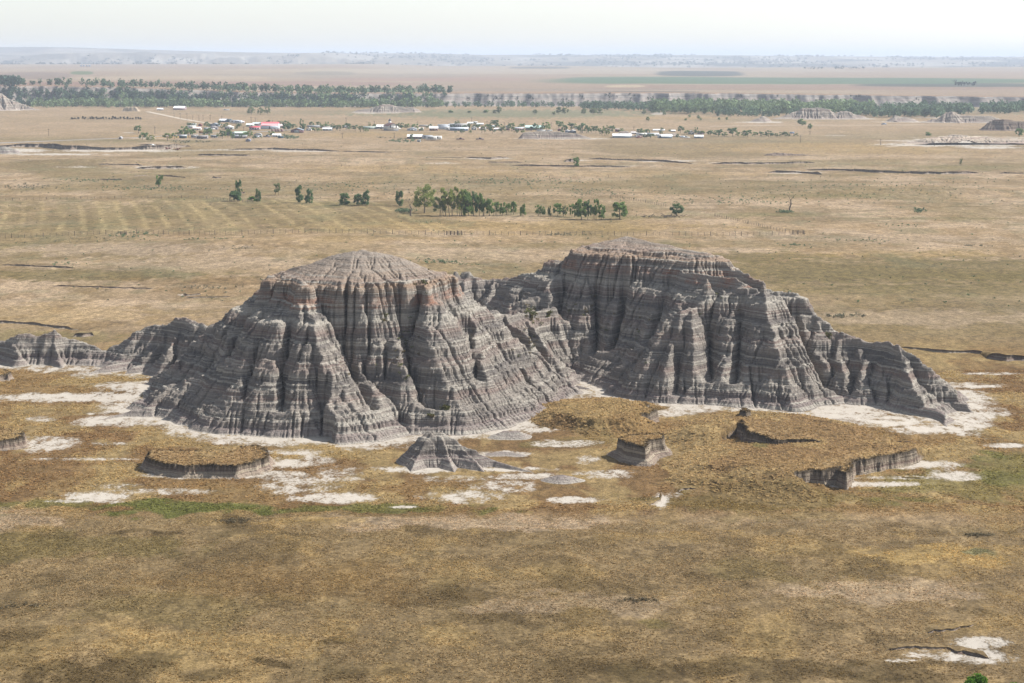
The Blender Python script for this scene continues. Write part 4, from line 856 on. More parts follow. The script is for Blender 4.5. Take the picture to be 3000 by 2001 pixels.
def T(kind, leaf, seed):
    a = {'round': (30, 60, .034), 'column': (26, 62, .036), 'tall': (24, 64, .032), 'willow': (46, 60, .021), 'bush': (14, 60, .06), 'cedar': (16, 40, .06)}[kind]
    return tree_proto(kind, leaf, seed, *a, stems={'tall': 3, 'column': 1, 'bush': 2}.get(kind, 1))
RW = "trees along the dry creek beyond the buttes"
MID = [('bush', 'dark', 1, 682, 589, 30, 44, "wide dark bushy tree base under a thin tall top, first clump left on the creek"),
 ('tall', 'dark', 2, 699, 588, 62, 22, "thin tall tree rising out of the wide dark bush, left end of the creek"),
 ('bush', 'bright', 3, 740, 588, 13, 24, "small bright green bush just left of the narrow dark tree"),
 ('column', 'dark', 4, 758, 591, 40, 18, "narrow dark tree standing beside a small bright green bush"),
 ('tall', 'pale', 5, 812, 573, 37, 22, "thin pale see-through tree standing a little behind the creek line"),
 ('column', 'dark', 6, 876, 593, 50, 26, "taller left tree of a close dark pair on the creek"),
 ('column', 'dark', 7, 905, 595, 43, 26, "shorter right tree of a close dark pair on the creek"),
 ('column', 'dark', 8, 1008, 600, 36, 34, "rounded dark bushy tree standing alone left of the jagged double tree"),
 ('column', 'dark', 9, 1050, 601, 34, 26, "lower left half of the jagged dark double tree"),
 ('column', 'dark', 4, 1070, 601, 47, 26, "taller right half of the jagged dark double tree"),
 ('column', 'dark', 6, 1171, 603, 44, 24, "dense dark columnar tree left of the leaning bare tree and yellow-green giant"),
 ('willow', 'willow', 11, 1243, 624, 86, 66, "largest yellow-green round tree with spreading pale crown on the creek"),
 ('tall', 'pale', 12, 1287, 632, 60, 40, "pale thin multi-stemmed tree right beside the yellow-green giant"),
 ('tall', 'willow', 13, 1312, 633, 84, 46, "tall yellowish tree with several bare stems, right of the yellow-green giant"),
 ('tall', 'willow', 14, 1338, 633, 86, 40, "tallest bare-stemmed yellowish tree at the left of the dense grove"),
 ('tall', 'green', 15, 1358, 633, 78, 34, "green tree with a pale top at the left edge of the dense dark grove"),
 ('column', 'green', 16, 1372, 633, 70, 30, "dense green tree with dark trunks in the middle of the grove"),
 ('round', 'dark', 17, 1388, 632, 72, 30, "dark rounded tall tree in the heart of the grove"),
 ('round', 'green', 18, 1404, 632, 66, 28, "green round-topped tree with a yellow fleck, right part of the grove"),
 ('tall', 'green', 19, 1416, 632, 56, 24, "slim tree closing the dense grove on its right"),
 ('round', 'green', 20, 1434, 633, 52, 24, "round green tree, first of the line stepping down right of the grove"),
 ('tall', 'green', 21, 1453, 632, 42, 24, "smaller green tree, second in the line stepping down from the grove"),
 ('round', 'green', 22, 1472, 632, 40, 20, "small round green tree, third in the line stepping down from the grove"),
 ('tall', 'green', 23, 1487, 631, 38, 18, "thin small tree, fourth in the line stepping down from the grove"),
 ('round', 'green', 18, 1505, 629, 40, 20, "small tree on a bare single trunk before the gap in the tree line"),
 ('column', 'green', 24, 1532, 634, 38, 18, "narrow V-shaped young tree alone right of the stepping-down line"),
 ('tall', 'green', 25, 1578, 633, 33, 20, "young tree with open crown left of a slimmer one, after the gap"),
 ('round', 'green', 26, 1592, 633, 30, 12, "slimmest young tree close against the open-crowned one"),
 ('column', 'pale', 27, 1609, 633, 32, 12, "thin pale sapling between the young pair and the round green tree"),
 ('round', 'green', 28, 1634, 633, 38, 26, "round green tree with a full crown left of the second grove"),
 ('tall', 'pale', 29, 1655, 634, 32, 20, "small yellowish-green tree between the full round tree and the second grove"),
 ('tall', 'green', 30, 1678, 637, 40, 20, "slim green tree just before the second grove"),
 ('round', 'green', 31, 1703, 643, 60, 40, "broad full green tree, biggest of the second grove"),
 ('round', 'dark', 32, 1722, 643, 58, 24, "dark tree leaning on the broad one in the second grove"),
 ('tall', 'green', 33, 1744, 644, 62, 24, "tall tree with a pale bare trunk at the second grove's right"),
 ('round', 'green', 34, 1761, 644, 46, 24, "tree on a thin dark trunk ending the second grove"),
 ('round', 'green', 35, 1816, 642, 51, 50, "solitary broad round green tree right of the second grove"),
 ('round', 'dark', 36, 1982, 632, 38, 38, "solitary leaning dark tree by the brush pile, far right of the creek row"),
 ('tall', 'green', 37, 467, 549, 36, 24, "lone small tree on the plain behind the mown field, left side"),
 ('column', 'green', 38, 1688, 488, 28, 20, "lone dense tree standing on the long cut bank in mid plain"),
 ('tall', 'pale', 39, 2815, 486, 21, 9, "thin lone sapling on the green strip far right"),
 ('round', 'green', 40, 2986, 401, 25, 22, "round green tree on the clay flat at the photo's right edge"),
 ('round', 'green', 41, 2350, 368, 20, 28, "broad round green tree right of the village row"),
 ('round', 'green', 42, 2372, 380, 18, 14, "narrow green tree just right of and nearer than the broad one"),
 ('bush', 'green', 43, 2720, 397, 10, 18, "low green bush on the edge of the whitish clay flat"),
 ('willow', 'pale', 44, 736, 336, 24, 22, "left pale willow of three in the pasture beyond the village"),
 ('willow', 'pale', 45, 763, 336, 22, 18, "middle pale willow of three in the pasture beyond the village"),
 ('willow', 'pale', 46, 783, 335, 23, 18, "right pale willow of three in the pasture beyond the village"),
 ('round', 'pale', 47, 1449, 333, 12, 10, "small grey-green tree left of a bigger one in the green pasture"),
 ('round', 'pale', 48, 1462, 333, 20, 18, "grey-green tree in the middle of the green pasture"),
 ('round', 'pale', 49, 1567, 335, 14, 14, "lone rounded tree on the green pasture right of its middle"),
 ('tall', 'pale', 50, 1622, 338, 12, 12, "crooked leaning small tree on the green pasture"),
 ('round', 'pale', 51, 1637, 334, 21, 18, "left tree of a close pair on the green pasture"),
 ('round', 'pale', 52, 1655, 334, 19, 22, "right tree of a close pair on the green pasture"),
 ('round', 'pale', 53, 1710, 335, 18, 16, "left tree of a loose trio on the green pasture"),
 ('round', 'pale', 54, 1737, 335, 20, 22, "broadest middle tree of a loose trio on the green pasture"),
 ('tall', 'pale', 55, 1758, 336, 18, 18, "right open tree of a loose trio on the green pasture"),
 ('round', 'pale', 56, 1886, 334, 14, 14, "tree left of the white clay spot in the pasture"),
 ('round', 'pale', 57, 1946, 339, 12, 10, "small tree just right of the white clay spot in the pasture"),
 ('round', 'green', 58, 1898, 357, 14, 9, "thin small tree between village and pasture, right of centre"),
 ('round', 'green', 59, 2020, 345, 9, 8, "upper small round tree on the plain beneath the bright woodland"),
 ('round', 'green', 60, 2009, 354, 8, 8, "lower small round tree on the plain beneath the bright woodland"),
 ('round', 'green', 61, 2046, 349, 12, 9, "left dark tree of a tiny pair beneath the bright woodland"),
 ('round', 'green', 62, 2053, 353, 8, 7, "right shorter tree of a tiny pair beneath the bright woodland"),
 ('round', 'dark', 63, 2106, 352, 9, 8, "small dark tree on the plain, alone left of the cone mound"),
 ('round', 'dark', 64, 2140, 343, 15, 18, "broad dark tree group edge by the cone mound"),
 ('round', 'green', 65, 2129, 352, 9, 8, "little green tree below the broad dark tree near the cone mound"),
 ('bush', 'green', 66, 1320, 330, 7, 16, "low grey-green bush at the left of the green pasture"),
 ('bush', 'green', 67, 1424, 330, 8, 16, "low round bush just left of the small pasture trees"),
 ('bush', 'green', 68, 1375, 330, 6, 12, "smallest low bush between two others in the pasture")]
for kd, lf, sd, px, py, h, w, lab in MID: plant(T(kd, lf, sd), px, py, h, w, lab, group=RW if 560 < py < 650 else None, name="bush" if kd == 'bush' else "tree", cat="bush" if kd == 'bush' else "tree")
# row of dark cedars
for i, (px, w, h) in enumerate([(211, 12, 6), (219, 9, 5), (229, 8, 7), (243, 10, 9), (250, 9, 7), (258, 4, 5), (264, 6, 8), (270, 7, 9), (275, 8, 6), (283, 9, 8), (290, 9, 5), (296, 8, 6), (302, 9, 8), (311, 8, 7), (320, 8, 5), (331, 12, 10), (338, 9, 8), (346, 6, 5), (353, 9, 8), (363, 9, 8), (374, 11, 8), (382, 7, 5), (389, 7, 5), (398, 9, 7), (405, 9, 7), (412, 8, 6)]):
    plant(T('cedar', 'cedar', 200 + i % 5), px, 349.5, h, w, "one of the low dark cedars in the long planted row left of the village", group="row of dark cedars", name="cedar_tree", cat="cedar")
# bare trees
def bare(px, py, hpx, label, lean=0.0, seed=1, mat=None):
    x, y, z = ZG(px, py); h = hpx * y / FPX; rg = random.Random(seed)
    root = empty("bare_tree", (x, y, z - .05)); tag(root, label, "dead tree")
    mb = MB(); lb = MB()
    mb.tube([(0, 0, 0), (-.02 * h, 0, .18 * h), (.05 * h, 0, .38 * h), (.03 * h + lean * h, 0, .55 * h)], [.042 * h, .034 * h, .028 * h, .02 * h], 8)
    def br(p, d, L, r, lv):
        q = (p[0] + d[0] * L, p[1] + d[1] * L, p[2] + d[2] * L); m = (p[0] + d[0] * L * .5 + rg.uniform(-.05, .05) * L, p[1] + d[1] * L * .5, p[2] + d[2] * L * .5 + .04 * L)
        lb.tube([p, m, q], [r, r * .75, r * .5], 5)
        if lv: 
            for s in (-1, 1):
                e = (d[0] * .75 + s * rg.uniform(.3, .6), d[1] * .6 + rg.uniform(-.4, .4), d[2] * .8 + rg.uniform(0, .3)); n = math.sqrt(sum(c * c for c in e)); br(q, tuple(c / n for c in e), L * rg.uniform(.5, .75), r * .55, lv - 1)
    for st, d, L in [((.03 * h + lean * h, 0, .55 * h), (-.45, .1, .85), .2), ((.03 * h + lean * h, 0, .55 * h), (.55, -.1, .8), .22), ((.05 * h, 0, .38 * h), (-.7, .2, .6), .14), ((0, 0, .25 * h), (-.6, -.2, .7), .1)]:
        st = tuple(st); br(st, d, L * h, .016 * h, 2)
    mb.build("trunk", mat or M_bark, root); lb.build("limbs", mat or M_bark, root)
bare(2314, 622, 64, "bare dead tree with forked twisted limbs, alone on the plain", seed=4)
bare(1203, 632, 56, "dark leaning dead tree with a brushy base left of the yellow-green giant", lean=-.06, seed=9)
bare(2026, 395, 20, "small bare tree behind the sheds at the village's right end", seed=12)
# nearby bright shrubs at the lower edge
for px, py, h, w, lab in [(2857, 2065, 94, 76, "bright green leafy shrub at the photo's bottom edge"), (2975, 2060, 64, 50, "smaller bright green shrub nearest the bottom right corner")]:
    plant(tree_proto('bush', 'bright', int(px), 26, 160, .03, 3), px, py, h, w, lab, name="shrub", cat="shrub")
# ------------------------------------------------------------------ river woodland and cedar thickets, uncounted masses
def mass(name, spots, mat_cols, kind="stuff", leaf=1.0, per=36):
    rg = np.random.default_rng(5); Ps = []; Ss = []; Cs = []
    for (x, y, z, r, h, tone) in spots:
        p = rg.normal(size=(per, 3)); p /= np.linalg.norm(p, axis=1)[:, None]; p *= rg.random((per, 1)) ** .45
        Ps.append(np.array((x, y, z + h * .56)) + p * np.array((r, r, h * .5))); Ss.append(np.full(per, leaf * r * .27) * rg.uniform(.7, 1.3, per))
        Cs.append(np.repeat((np.array(tone) * rg.uniform(.75, 1.25))[None], per, 0) * rg.uniform(.7, 1.3, (per, 1)))
    P = np.vstack(Ps); V, F = quads(P, np.concatenate(Ss), rg)
    o = mesh_np(name, V, F, M_leafmass, cols=np.repeat(np.vstack(Cs), 4, 0)); return tag(o, kind=kind)
M_leafmass = vcol_mat("woodland_leaves", .8, .25)
rg = random.Random(3); spots = []
LG = (0.16, 0.215, 0.105); DG = (0.062, 0.098, 0.068); MG = (0.105, 0.155, 0.09)
def belt(n, x0, x1, f0, f1, tone, h, jit=1.0, gap=0.0):
    for _ in range(n):
        px = rg.uniform(x0, x1); u = (px - x0) / (x1 - x0)
        if gap and math.sin(px / 23.0) + math.sin(px / 61.0 + 1) < gap * 2 - 2: continue
        a0, b0 = f0; a1, b1 = f1; py = rg.uniform(a0 + (a1 - a0) * u, b0 + (b1 - b0) * u)
        x, y = G(px, py, 0.0); x, y = float(x), float(y); yb = float(bluff_y(np.array([x]))[0]); z = 0.0
        if y > yb - 40: y = min(y, yb + 70); x = (px - 1500) / FPX * (y * CP + H * SP); z = bluff_h(x, y - yb)
        k = rg.uniform(.65, 1.25) * h
        spots.append((x, y, z, k * .42, k, tone))
belt(420, 80, 1300, (309, 317), (309, 316), LG, 8.5); belt(260, 60, 1320, (300, 309), (304, 311), MG, 8); 
for _ in range(1500):
    px = rg.uniform(-60, 1230); x = (px - 1500) / FPX * 2200; y0 = rg.uniform(-42, 60)
    if bluff_h(x, y0) > .74 * float(plateau_z(np.array([x]))[0]): continue
    if math.sin(px / 31.0) + math.sin(px / 67.0 + 1) + (y0 - 10) / 90 < -.9 and y0 > -15: continue
    if rg.random() < .55:
        for _t in range(30):
            y0 = rg.uniform(-30, 50)
            if .08 < bluff_h(x, y0) / float(plateau_z(np.array([x]))[0]) < .7: break
        else: continue
    k = rg.uniform(4, 9) * (1 - .3 * (y0 > 20)); spots.append((x, float(bluff_y(np.array([x]))[0]) + y0, bluff_h(x, y0) - .3, k * .42, k, DG if rg.random() < .7 else MG))

belt(60, -40, 60, (300, 306), (300, 308), DG, 10); belt(120, 1200, 1900, (310, 315), (312, 317), MG, 6); belt(420, 1900, 2560, (318, 332), (318, 340), LG, 9.5); belt(120, 1900, 2200, (316, 322), (316, 322), LG, 9); belt(120, 1700, 2000, (315, 322), (316, 328), MG, 7); belt(280, 2480, 3050, (322, 340), (318, 334), MG, 8.5, gap=.3); belt(60, 2100, 2350, (332, 342), (338, 344), MG, 7); belt(110, 2560, 2760, (335, 345), (332, 345), MG, 8)
mass("river_woodland", spots, None)
spots = []
for _ in range(1300):
    x = rg.uniform(-720, 720); px = 1500 + x / 2190 * FPX
    if px < 950 and rg.random() < .75: continue
    if px > 2080 and rg.random() < .85: continue
    if math.sin(x / 9.0) + math.sin(x / 23.0 + 2) + math.sin(x / 4.1) < .0: continue
    y0 = rg.uniform(-10, 50); z = bluff_h(x, y0)
    if z < 4.5 or z > .86 * float(plateau_z(np.array([x]))[0]): continue
    k = rg.uniform(2.4, 4.6); spots.append((x, float(bluff_y(np.array([x]))[0]) + y0, z - .3, k * .42, k, (0.036, 0.05, 0.038)))
mass("cedar_thicket", spots, None, per=26)
# far-off cedars on the benches beyond the plateau
spots = []
for a, b, n in [(20, 480, 240), (510, 600, 30), (630, 740, 60), (1000, 1150, 50), (1240, 1300, 16), (2340, 2520, 20), (2785, 2845, 14)]:
    for _ in range(n):
        px = rg.uniform(a, b); y = rg.uniform(7000, 7350) if px < 2000 else rg.uniform(3000, 3080) if px > 2600 else 6000
        if math.sin(px / 9.0) + math.sin(px / 23.0) < -.5: continue
        x = (px - 1500) / FPX * y; k = rg.uniform(4, 9); spots.append((x, y, float(hgt(np.array([x]), np.array([y]))[0]) - .3, k * .8, k, (0.035, 0.05, 0.04)))
for _ in range(3000):
    px = rg.uniform(20, 480) if rg.random() < .15 else rg.uniform(500, 3000)
    y = rg.uniform(7800, 9000) if px < 950 else rg.uniform(8600, 12500)
    x = (px - 1500) / FPX * y; z = float(hgt(np.array([x]), np.array([y]))[0]); 
    if fbm(np.array([x / 260]), np.array([y / 500]), 3, 33)[0] < .5: continue
    k = rg.uniform(6, 12); spots.append((x, y, z - .5, k * .9, k, (0.03, 0.045, 0.035)))
mass("far_cedar_cover", spots, None, per=12)
# ------------------------------------------------------------------ village
BM = {}
def bmat(c, rough=0.7):
    if c not in BM: BM[c] = plain_mat("paint_%d" % len(BM), c, rough, 0.25, 0.12, 0.8)
    return BM[c]
WHT = (0.62, 0.62, 0.60); WBL = (0.55, 0.60, 0.66); GRY = (0.30, 0.31, 0.32); BLG = (0.20, 0.24, 0.28); DGR = (0.06, 0.09, 0.075); RED = (0.52, 0.055, 0.075); DRD = (0.17, 0.05, 0.045); TANW = (0.40, 0.33, 0.25); BRN_ = (0.16, 0.11, 0.08); TEAL = (0.16, 0.30, 0.28); GRN_ = (0.34, 0.42, 0.36); PNKW = (0.48, 0.34, 0.31); ROOFG = (0.24, 0.235, 0.235); GLASS = (0.035, 0.045, 0.055); BRK = (0.30, 0.18, 0.135); RRD = (0.26, 0.095, 0.07); TIN = (0.43, 0.44, 0.45)
LAND = []
def building(px0, px1, pyb, hp, wall, roof, kind, label, dep=None, rz=0.0, cat=None, name="house", win=2, door=True, group=None):
    x, y, z = ZG((px0 + px1) / 2, pyb); k = y / FPX
    w = (px1 - px0) * k; h = hp * k; d = dep or max(4.0, min(w * 0.7, 11.0)); y += d / 2
    root = empty(name, (x, y, z), rz); tag(root, label, cat or {"house": "house", "shed": "shed", "trailer": "trailer home"}.get(name, name), group)
    LAND.append((px0, px1, pyb, label))
    rf = {'gable': .42, 'gable_end': .42, 'hip': .45, 'flat': .12, 'hoop': .55, 'mono': .25}[kind]; he = h * (1 - rf)
    m = MB(); r = MB(); o = 0.25
    hw, hd = w / 2, d / 2
    m.box(-hw, hw, -hd, hd, -0.3, he)
    if kind == 'gable':          # ridge runs along the front
        m.add([(-hw, -hd, he), (-hw, hd, he), (-hw, 0, h - .08), (hw, -hd, he), (hw, hd, he), (hw, 0, h - .08)], [(0, 2, 1, 1), (3, 4, 5, 5)])
        for s in (-1, 1): r.add([(-hw - o, s * (hd + o), he - .1), (hw + o, s * (hd + o), he - .1), (hw + o, 0, h), (-hw - o, 0, h), (-hw - o, s * (hd + o), he + .06), (hw + o, s * (hd + o), he + .06), (hw + o, 0, h + .16), (-hw - o, 0, h + .16)], [(0, 1, 2, 3), (4, 5, 6, 7), (0, 1, 5, 4), (0, 3, 7, 4), (1, 2, 6, 5)])
    elif kind == 'gable_end':    # gable faces the eye
        m.add([(-hw, -hd, he), (hw, -hd, he), (0, -hd, h - .08), (-hw, hd, he), (hw, hd, he), (0, hd, h - .08)], [(0, 1, 2, 2), (3, 4, 5, 5)])
        for s in (-1, 1): r.add([(s * (hw + o), -hd - o, he - .1), (s * (hw + o), hd + o, he - .1), (0, hd + o, h), (0, -hd - o, h), (s * (hw + o), -hd - o, he + .06), (s * (hw + o), hd + o, he + .06), (0, hd + o, h + .16), (0, -hd - o, h + .16)], [(0, 1, 2, 3), (4, 5, 6, 7), (0, 1, 5, 4), (0, 3, 7, 4), (1, 2, 6, 5)])
    elif kind == 'hip':
        q = min(hw, hd) * .92; rx_ = max(hw - q, .15)
        r.add([(-hw - o, -hd - o, he - .02), (hw + o, -hd - o, he - .02), (hw + o, hd + o, he - .02), (-hw - o, hd + o, he - .02), (-rx_, 0, h), (rx_, 0, h)], [(0, 1, 5, 4), (2, 3, 4, 5), (1, 2, 5, 5), (3, 0, 4, 4), (0, 3, 2, 1)])
    elif kind == 'mono':
        r.add([(-hw - o, -hd - o, he + .01), (hw + o, -hd - o, he + .01), (hw + o, hd + o, h), (-hw - o, hd + o, h), (-hw - o, -hd - o, he + .2), (hw + o, -hd - o, he + .2), (hw + o, hd + o, h + .2), (-hw - o, hd + o, h + .2)], [(0, 1, 2, 3), (4, 5, 6, 7), (0, 1, 5, 4), (1, 2, 6, 5), (2, 3, 7, 6), (3, 0, 4, 7)])
        m.box(-hw, hw, hd - .25, hd, he, h - .02)
    elif kind == 'hoop':
        t = np.linspace(0, math.pi, 13); V = [(hw * 1.02 * math.cos(a), s, he + (h - he) * math.sin(a)) for s in (-hd - .1, hd + .1) for a in t]
        r.add(V, [(i, i + 1, i + 14, i + 13) for i in range(12)] + [(0, i, i + 1, i + 1) for i in range(1, 12)] + [(13, 13 + i, 14 + i, 14 + i) for i in range(1, 12)])
    else: r.box(-hw - o, hw + o, -hd - o, hd + o, he + .003, h)
    m.build("wall", bmat(wall), root); r.build("roof", bmat(roof, .45), root)
    n = win + (1 if door else 0)
    for i in range(n):
        cx = -hw + (i + .5) * w / n; b = MB()
        if door and i == n // 2: b.box(cx - .5, cx + .5, -hd - .06, -hd + .02, 0, min(2.1, he * .85)); b.build("door", bmat((0.10, 0.09, 0.08)), root)
        else: b.box(cx - .65, cx + .65, -hd - .05, -hd + .02, he * .40, he * .78); b.build("window", bmat(GLASS, .25), root)
    return root, (w, d, he, h)
B = building
B(643, 664, 358, 9, BLG, (0.36, 0.40, 0.45), 'gable', "blue-grey roofed barn farthest back at the village's left", name="barn", dep=8)
B(665, 677, 358, 9, (0.12, 0.2, 0.24), (0.12, 0.17, 0.2), 'flat', "dark teal box shed joined beside the blue-grey barn", name="shed", win=0)
B(560, 573, 371, 8, DGR, TIN, 'mono', "dark green shed with a pale roof, behind the leftmost village trees", name="shed", win=1)
B(581, 590, 370, 7, DRD, DRD, 'gable_end', "tiny dark red shed at the village's left", name="shed", win=0)
B(612, 640, 371, 10, BLG, (0.22, 0.24, 0.26), 'gable_end', "large blue-grey house with a wide front gable, left part of the village", win=2, dep=10)
B(565, 588, 381, 9, WHT, (0.42, 0.3, 0.29), 'gable', "white house with a dull pink roof, beside a parked white camper", win=3)
B(597, 613, 381, 6, BLG, GRY, 'mono', "low blue-grey shed left of the brown-roofed house", name="shed", win=1)
B(613, 637, 380, 11, (0.24, 0.22, 0.24), (0.25, 0.225, 0.225), 'hip', "brownish grey house under a hipped roof, below the wide gable house", win=2)
B(658, 681, 380, 13, (0.30, 0.31, 0.30), (0.62, 0.60, 0.56), 'hip', "grey house with a cream pyramid roof", win=2, dep=9)
B(700, 715, 361, 6, (0.34, 0.29, 0.27), (0.40, 0.34, 0.32), 'gable', "tan shed behind the pale campers at the back", name="shed", win=1)
B(721, 743, 371, 9, GRN_, (0.42, 0.48, 0.42), 'gable', "pale green roofed hall left of the red-roofed building", name="hall", win=1)
B(740, 768, 366, 7, BLG, (0.30, 0.36, 0.37), 'gable', "grey-green house half hidden behind the red-roofed building", win=1)
B(730, 760, 381, 10, (0.42, 0.33, 0.33), RED, 'mono', "low front wing under a red roof at the red hall's left end", name="hall", win=3, dep=6)
B(751, 777, 375, 15, WHT, RED, 'gable_end', "white mid-height wing with a red gable, centre of the red hall", name="hall", win=0, door=False, dep=9)
B(766, 814, 378, 19, WBL, RED, 'gable', "largest white hall in the village under a long bright red roof", name="hall", win=0, dep=14)
B(811, 832, 374, 10, (0.36, 0.28, 0.27), (0.38, 0.31, 0.3), 'gable', "dull tan building directly right of the big red-roofed hall", name="hall", win=0)
g_, dm = B(852, 886, 389, 13, (0.14, 0.075, 0.08), (0.20, 0.235, 0.27), 'gable_end', "dark red-brown garage with wide grey doors and blue-grey gable roof", name="garage", win=0, door=False, dep=11)
b_ = MB(); b_.box(-.2 * dm[0], .22 * dm[0], -dm[1] / 2 - .08, -dm[1] / 2 + .02, 0, dm[2] * .92); b_.build("garage_door", bmat((0.30, 0.35, 0.37)), g_)
B(525, 545, 405, 9, (0.05, 0.085, 0.09), TIN, 'mono', "dark teal shed with white edge, leftmost building of the front row", name="shed", win=1)
B(560, 577, 403, 7, WHT, TIN, 'flat', "white trailer home behind the grey one, front row left", name="trailer", win=3)
B(577, 607, 407, 9, (0.32, 0.29, 0.29), TIN, 'flat', "long grey trailer home with white roof, front row left", name="trailer", win=4)
B(617, 636, 403, 7, WBL, TIN, 'flat', "bluish white trailer home under the round trees, front row", name="trailer", win=3)
B(658, 686, 397, 12, (0.10, 0.13, 0.12), (0.075, 0.10, 0.09), 'gable_end', "dark green gabled barn behind trees in the front row", name="barn", win=1)
B(686, 721, 395, 9, (0.13, 0.15, 0.14), (0.30, 0.40, 0.34), 'gable', "long building with pale green roof in the front row", name="hall", win=3)
B(681, 721, 405, 8, (0.13, 0.10, 0.09), TIN, 'mono', "low dark shed with a white roof in front of the pale green roof", name="shed", win=3)
B(743, 766, 401, 11, (0.40, 0.42, 0.43), TIN, 'hoop', "white hoop-roofed shed right of the pale green roof", name="shed", win=0)
B(798, 822, 401, 9, WBL, TIN, 'gable', "white house at the right end of the front row", win=2)
B(814, 829, 405, 6, (0.06, 0.11, 0.13), (0.07, 0.12, 0.14), 'flat', "small dark teal box at the front row's right end", name="shed", win=0)
B(720, 733, 415, 8, (0.17, 0.18, 0.24), (0.24, 0.26, 0.33), 'gable_end', "small blue-grey hut standing alone in front of the front row", name="shed", win=0)
B(900, 936, 373, 5, GRY, TIN, 'flat', "long low white-roofed shed left of a shorter one, mid village back", name="shed", win=0, door=False)
B(938, 972, 375, 5, TANW, TIN, 'flat', "low white-roofed shed behind trees right of the long one", name="shed", win=0, door=False)
B(897, 912, 383, 9, WHT, TIN, 'gable_end', "small white house just right of the red-brown garage", win=1)
B(945, 972, 383, 9, (0.28, 0.32, 0.33), (0.30, 0.31, 0.32), 'gable', "weathered grey house among trees right of the red-brown garage", win=2)
B(1003, 1020, 374, 5, WHT, TIN, 'mono', "white shed roof peeping over trees left of the pale long shed", name="shed", win=0)
B(1062, 1104, 378, 6, (0.32, 0.36, 0.32), (0.36, 0.42, 0.38), 'mono', "very long pale green-grey shed left of the white house by the church", name="shed", win=0)
B(1103, 1129, 378, 12, WHT, (0.55, 0.56, 0.56), 'gable', "white house with white roof directly left of the church", win=4)
B(1194, 1221, 383, 9, WBL, (0.46, 0.50, 0.54), 'gable_end', "pale blue-white bungalow right of the church", win=2)
B(1227, 1241, 383, 9, (0.24, 0.21, 0.18), (0.26, 0.23, 0.2), 'gable', "small brown-grey house between bungalow and brick house", win=1)
B(1228, 1267, 371, 4, TANW, TIN, 'flat', "long white roof behind the small brown-grey house", name="shed", win=0, door=False)
B(1258, 1283, 383, 12, BRK, TIN, 'gable', "red-brick house with white roof", win=2)
B(1283, 1316, 379, 14, WBL, (0.55, 0.58, 0.62), 'flat', "big windowless pale blue-white building right of the brick house", name="hall", win=0, door=False)
B(1304, 1318, 381, 8, WHT, WHT, 'flat', "white porch block with one dark opening, before the pale big building", name="shed", win=1, door=False)
B(1315, 1336, 376, 13, WBL, (0.5, 0.54, 0.6), 'flat', "pale blue block left of the white two-storey building", name="hall", win=1)
B(1334, 1370, 376, 13, WHT, (0.55, 0.56, 0.58), 'flat', "white two-storey building with a row of small windows", name="hall", win=5)
B(1318, 1371, 383, 8, (0.20, 0.27, 0.36), (0.50, 0.55, 0.60), 'mono', "long blue-walled building in front of the white two-storey one", name="hall", win=6)
B(1381, 1396, 381, 10, WHT, (0.42, 0.45, 0.48), 'gable_end', "white gabled house right of the long blue-walled building", win=1)
B(1369, 1386, 364, 6, WHT, TIN, 'gable', "white roofed house farthest back, above the white gabled house", win=1)
B(1387, 1398, 362, 5, WHT, TIN, 'mono', "tiny white house beside the farthest-back white roof", win=1)
B(1396, 1416, 367, 6, BRN_, TIN, 'gable', "white-roofed dark house at the back, right of two white ones", win=1)
B(1404, 1425, 380, 7, WHT, (0.4, 0.32, 0.34), 'gable', "white house with a faded pink roof, middle of the village", win=2)
B(1436, 1450, 373, 5, WHT, TIN, 'mono', "small white roof between two tall green trees, mid village", name="shed", win=0)
B(1447, 1466, 382, 7, DRD, (0.46, 0.42, 0.42), 'gable', "dark red house with light roof, right of mid village", win=2)
B(1482, 1491, 375, 7, WHT, TIN, 'flat', "little white box house above the pink-walled house", win=1)
B(1483, 1493, 382, 7, DRD, WHT, 'flat', "small house with red half wall left of the pink house", win=0)
B(1502, 1536, 382, 8, PNKW, TIN, 'mono', "pink-walled house with white roof left of the teal roof", win=4)
B(1539, 1562, 382, 14, (0.34, 0.28, 0.24), TEAL, 'gable', "tan building under the left half of a teal roof", name="hall", win=1)
B(1562, 1592, 381, 13, (0.26, 0.25, 0.22), TEAL, 'gable', "building under the right half of a teal roof, partly hidden by trees", name="hall", win=1)
B(1573, 1600, 385, 4, WHT, TIN, 'flat', "low white roof left of its twin above the grey clay mound", name="shed", win=0, door=False)
B(1603, 1618, 385, 4, WHT, TIN, 'flat', "short low white roof right of its twin above the grey clay mound", name="shed", win=0, door=False)
B(1634, 1646, 384, 7, DRD, (0.4, 0.25, 0.26), 'gable_end', "dull red house between trees behind the grey clay mound", win=1)
B(1656, 1671, 389, 9, (0.18, 0.22, 0.28), TIN, 'hip', "left of two joined blue-grey houses with white hip roofs", win=1, dep=8)
B(1671, 1688, 389, 9, (0.18, 0.22, 0.28), TIN, 'hip', "right of two joined blue-grey houses with white hip roofs", win=2, dep=8)
B(1684, 1697, 378, 7, WHT, TIN, 'gable_end', "white gable peeping between trees above the blue-grey twin houses", win=0)
B(1776, 1788, 386, 7, WHT, TIN, 'gable_end', "white shed among pale trees left of the long white shed", name="shed", win=0)
B(1803, 1814, 386, 8, (0.36, 0.10, 0.09), WHT, 'flat', "small red and white house above the long white shed", win=1)
B(1796, 1850, 404, 11, (0.23, 0.27, 0.31), (0.62, 0.63, 0.64), 'gable', "long shed with grey-blue wall and white roof, right of the clay mound", name="shed", win=0, door=False, dep=9)
B(1849, 1868, 392, 6, (0.26, 0.24, 0.25), (0.32, 0.3, 0.3), 'gable', "low grey shed behind the long white-roofed shed", name="shed", win=1)
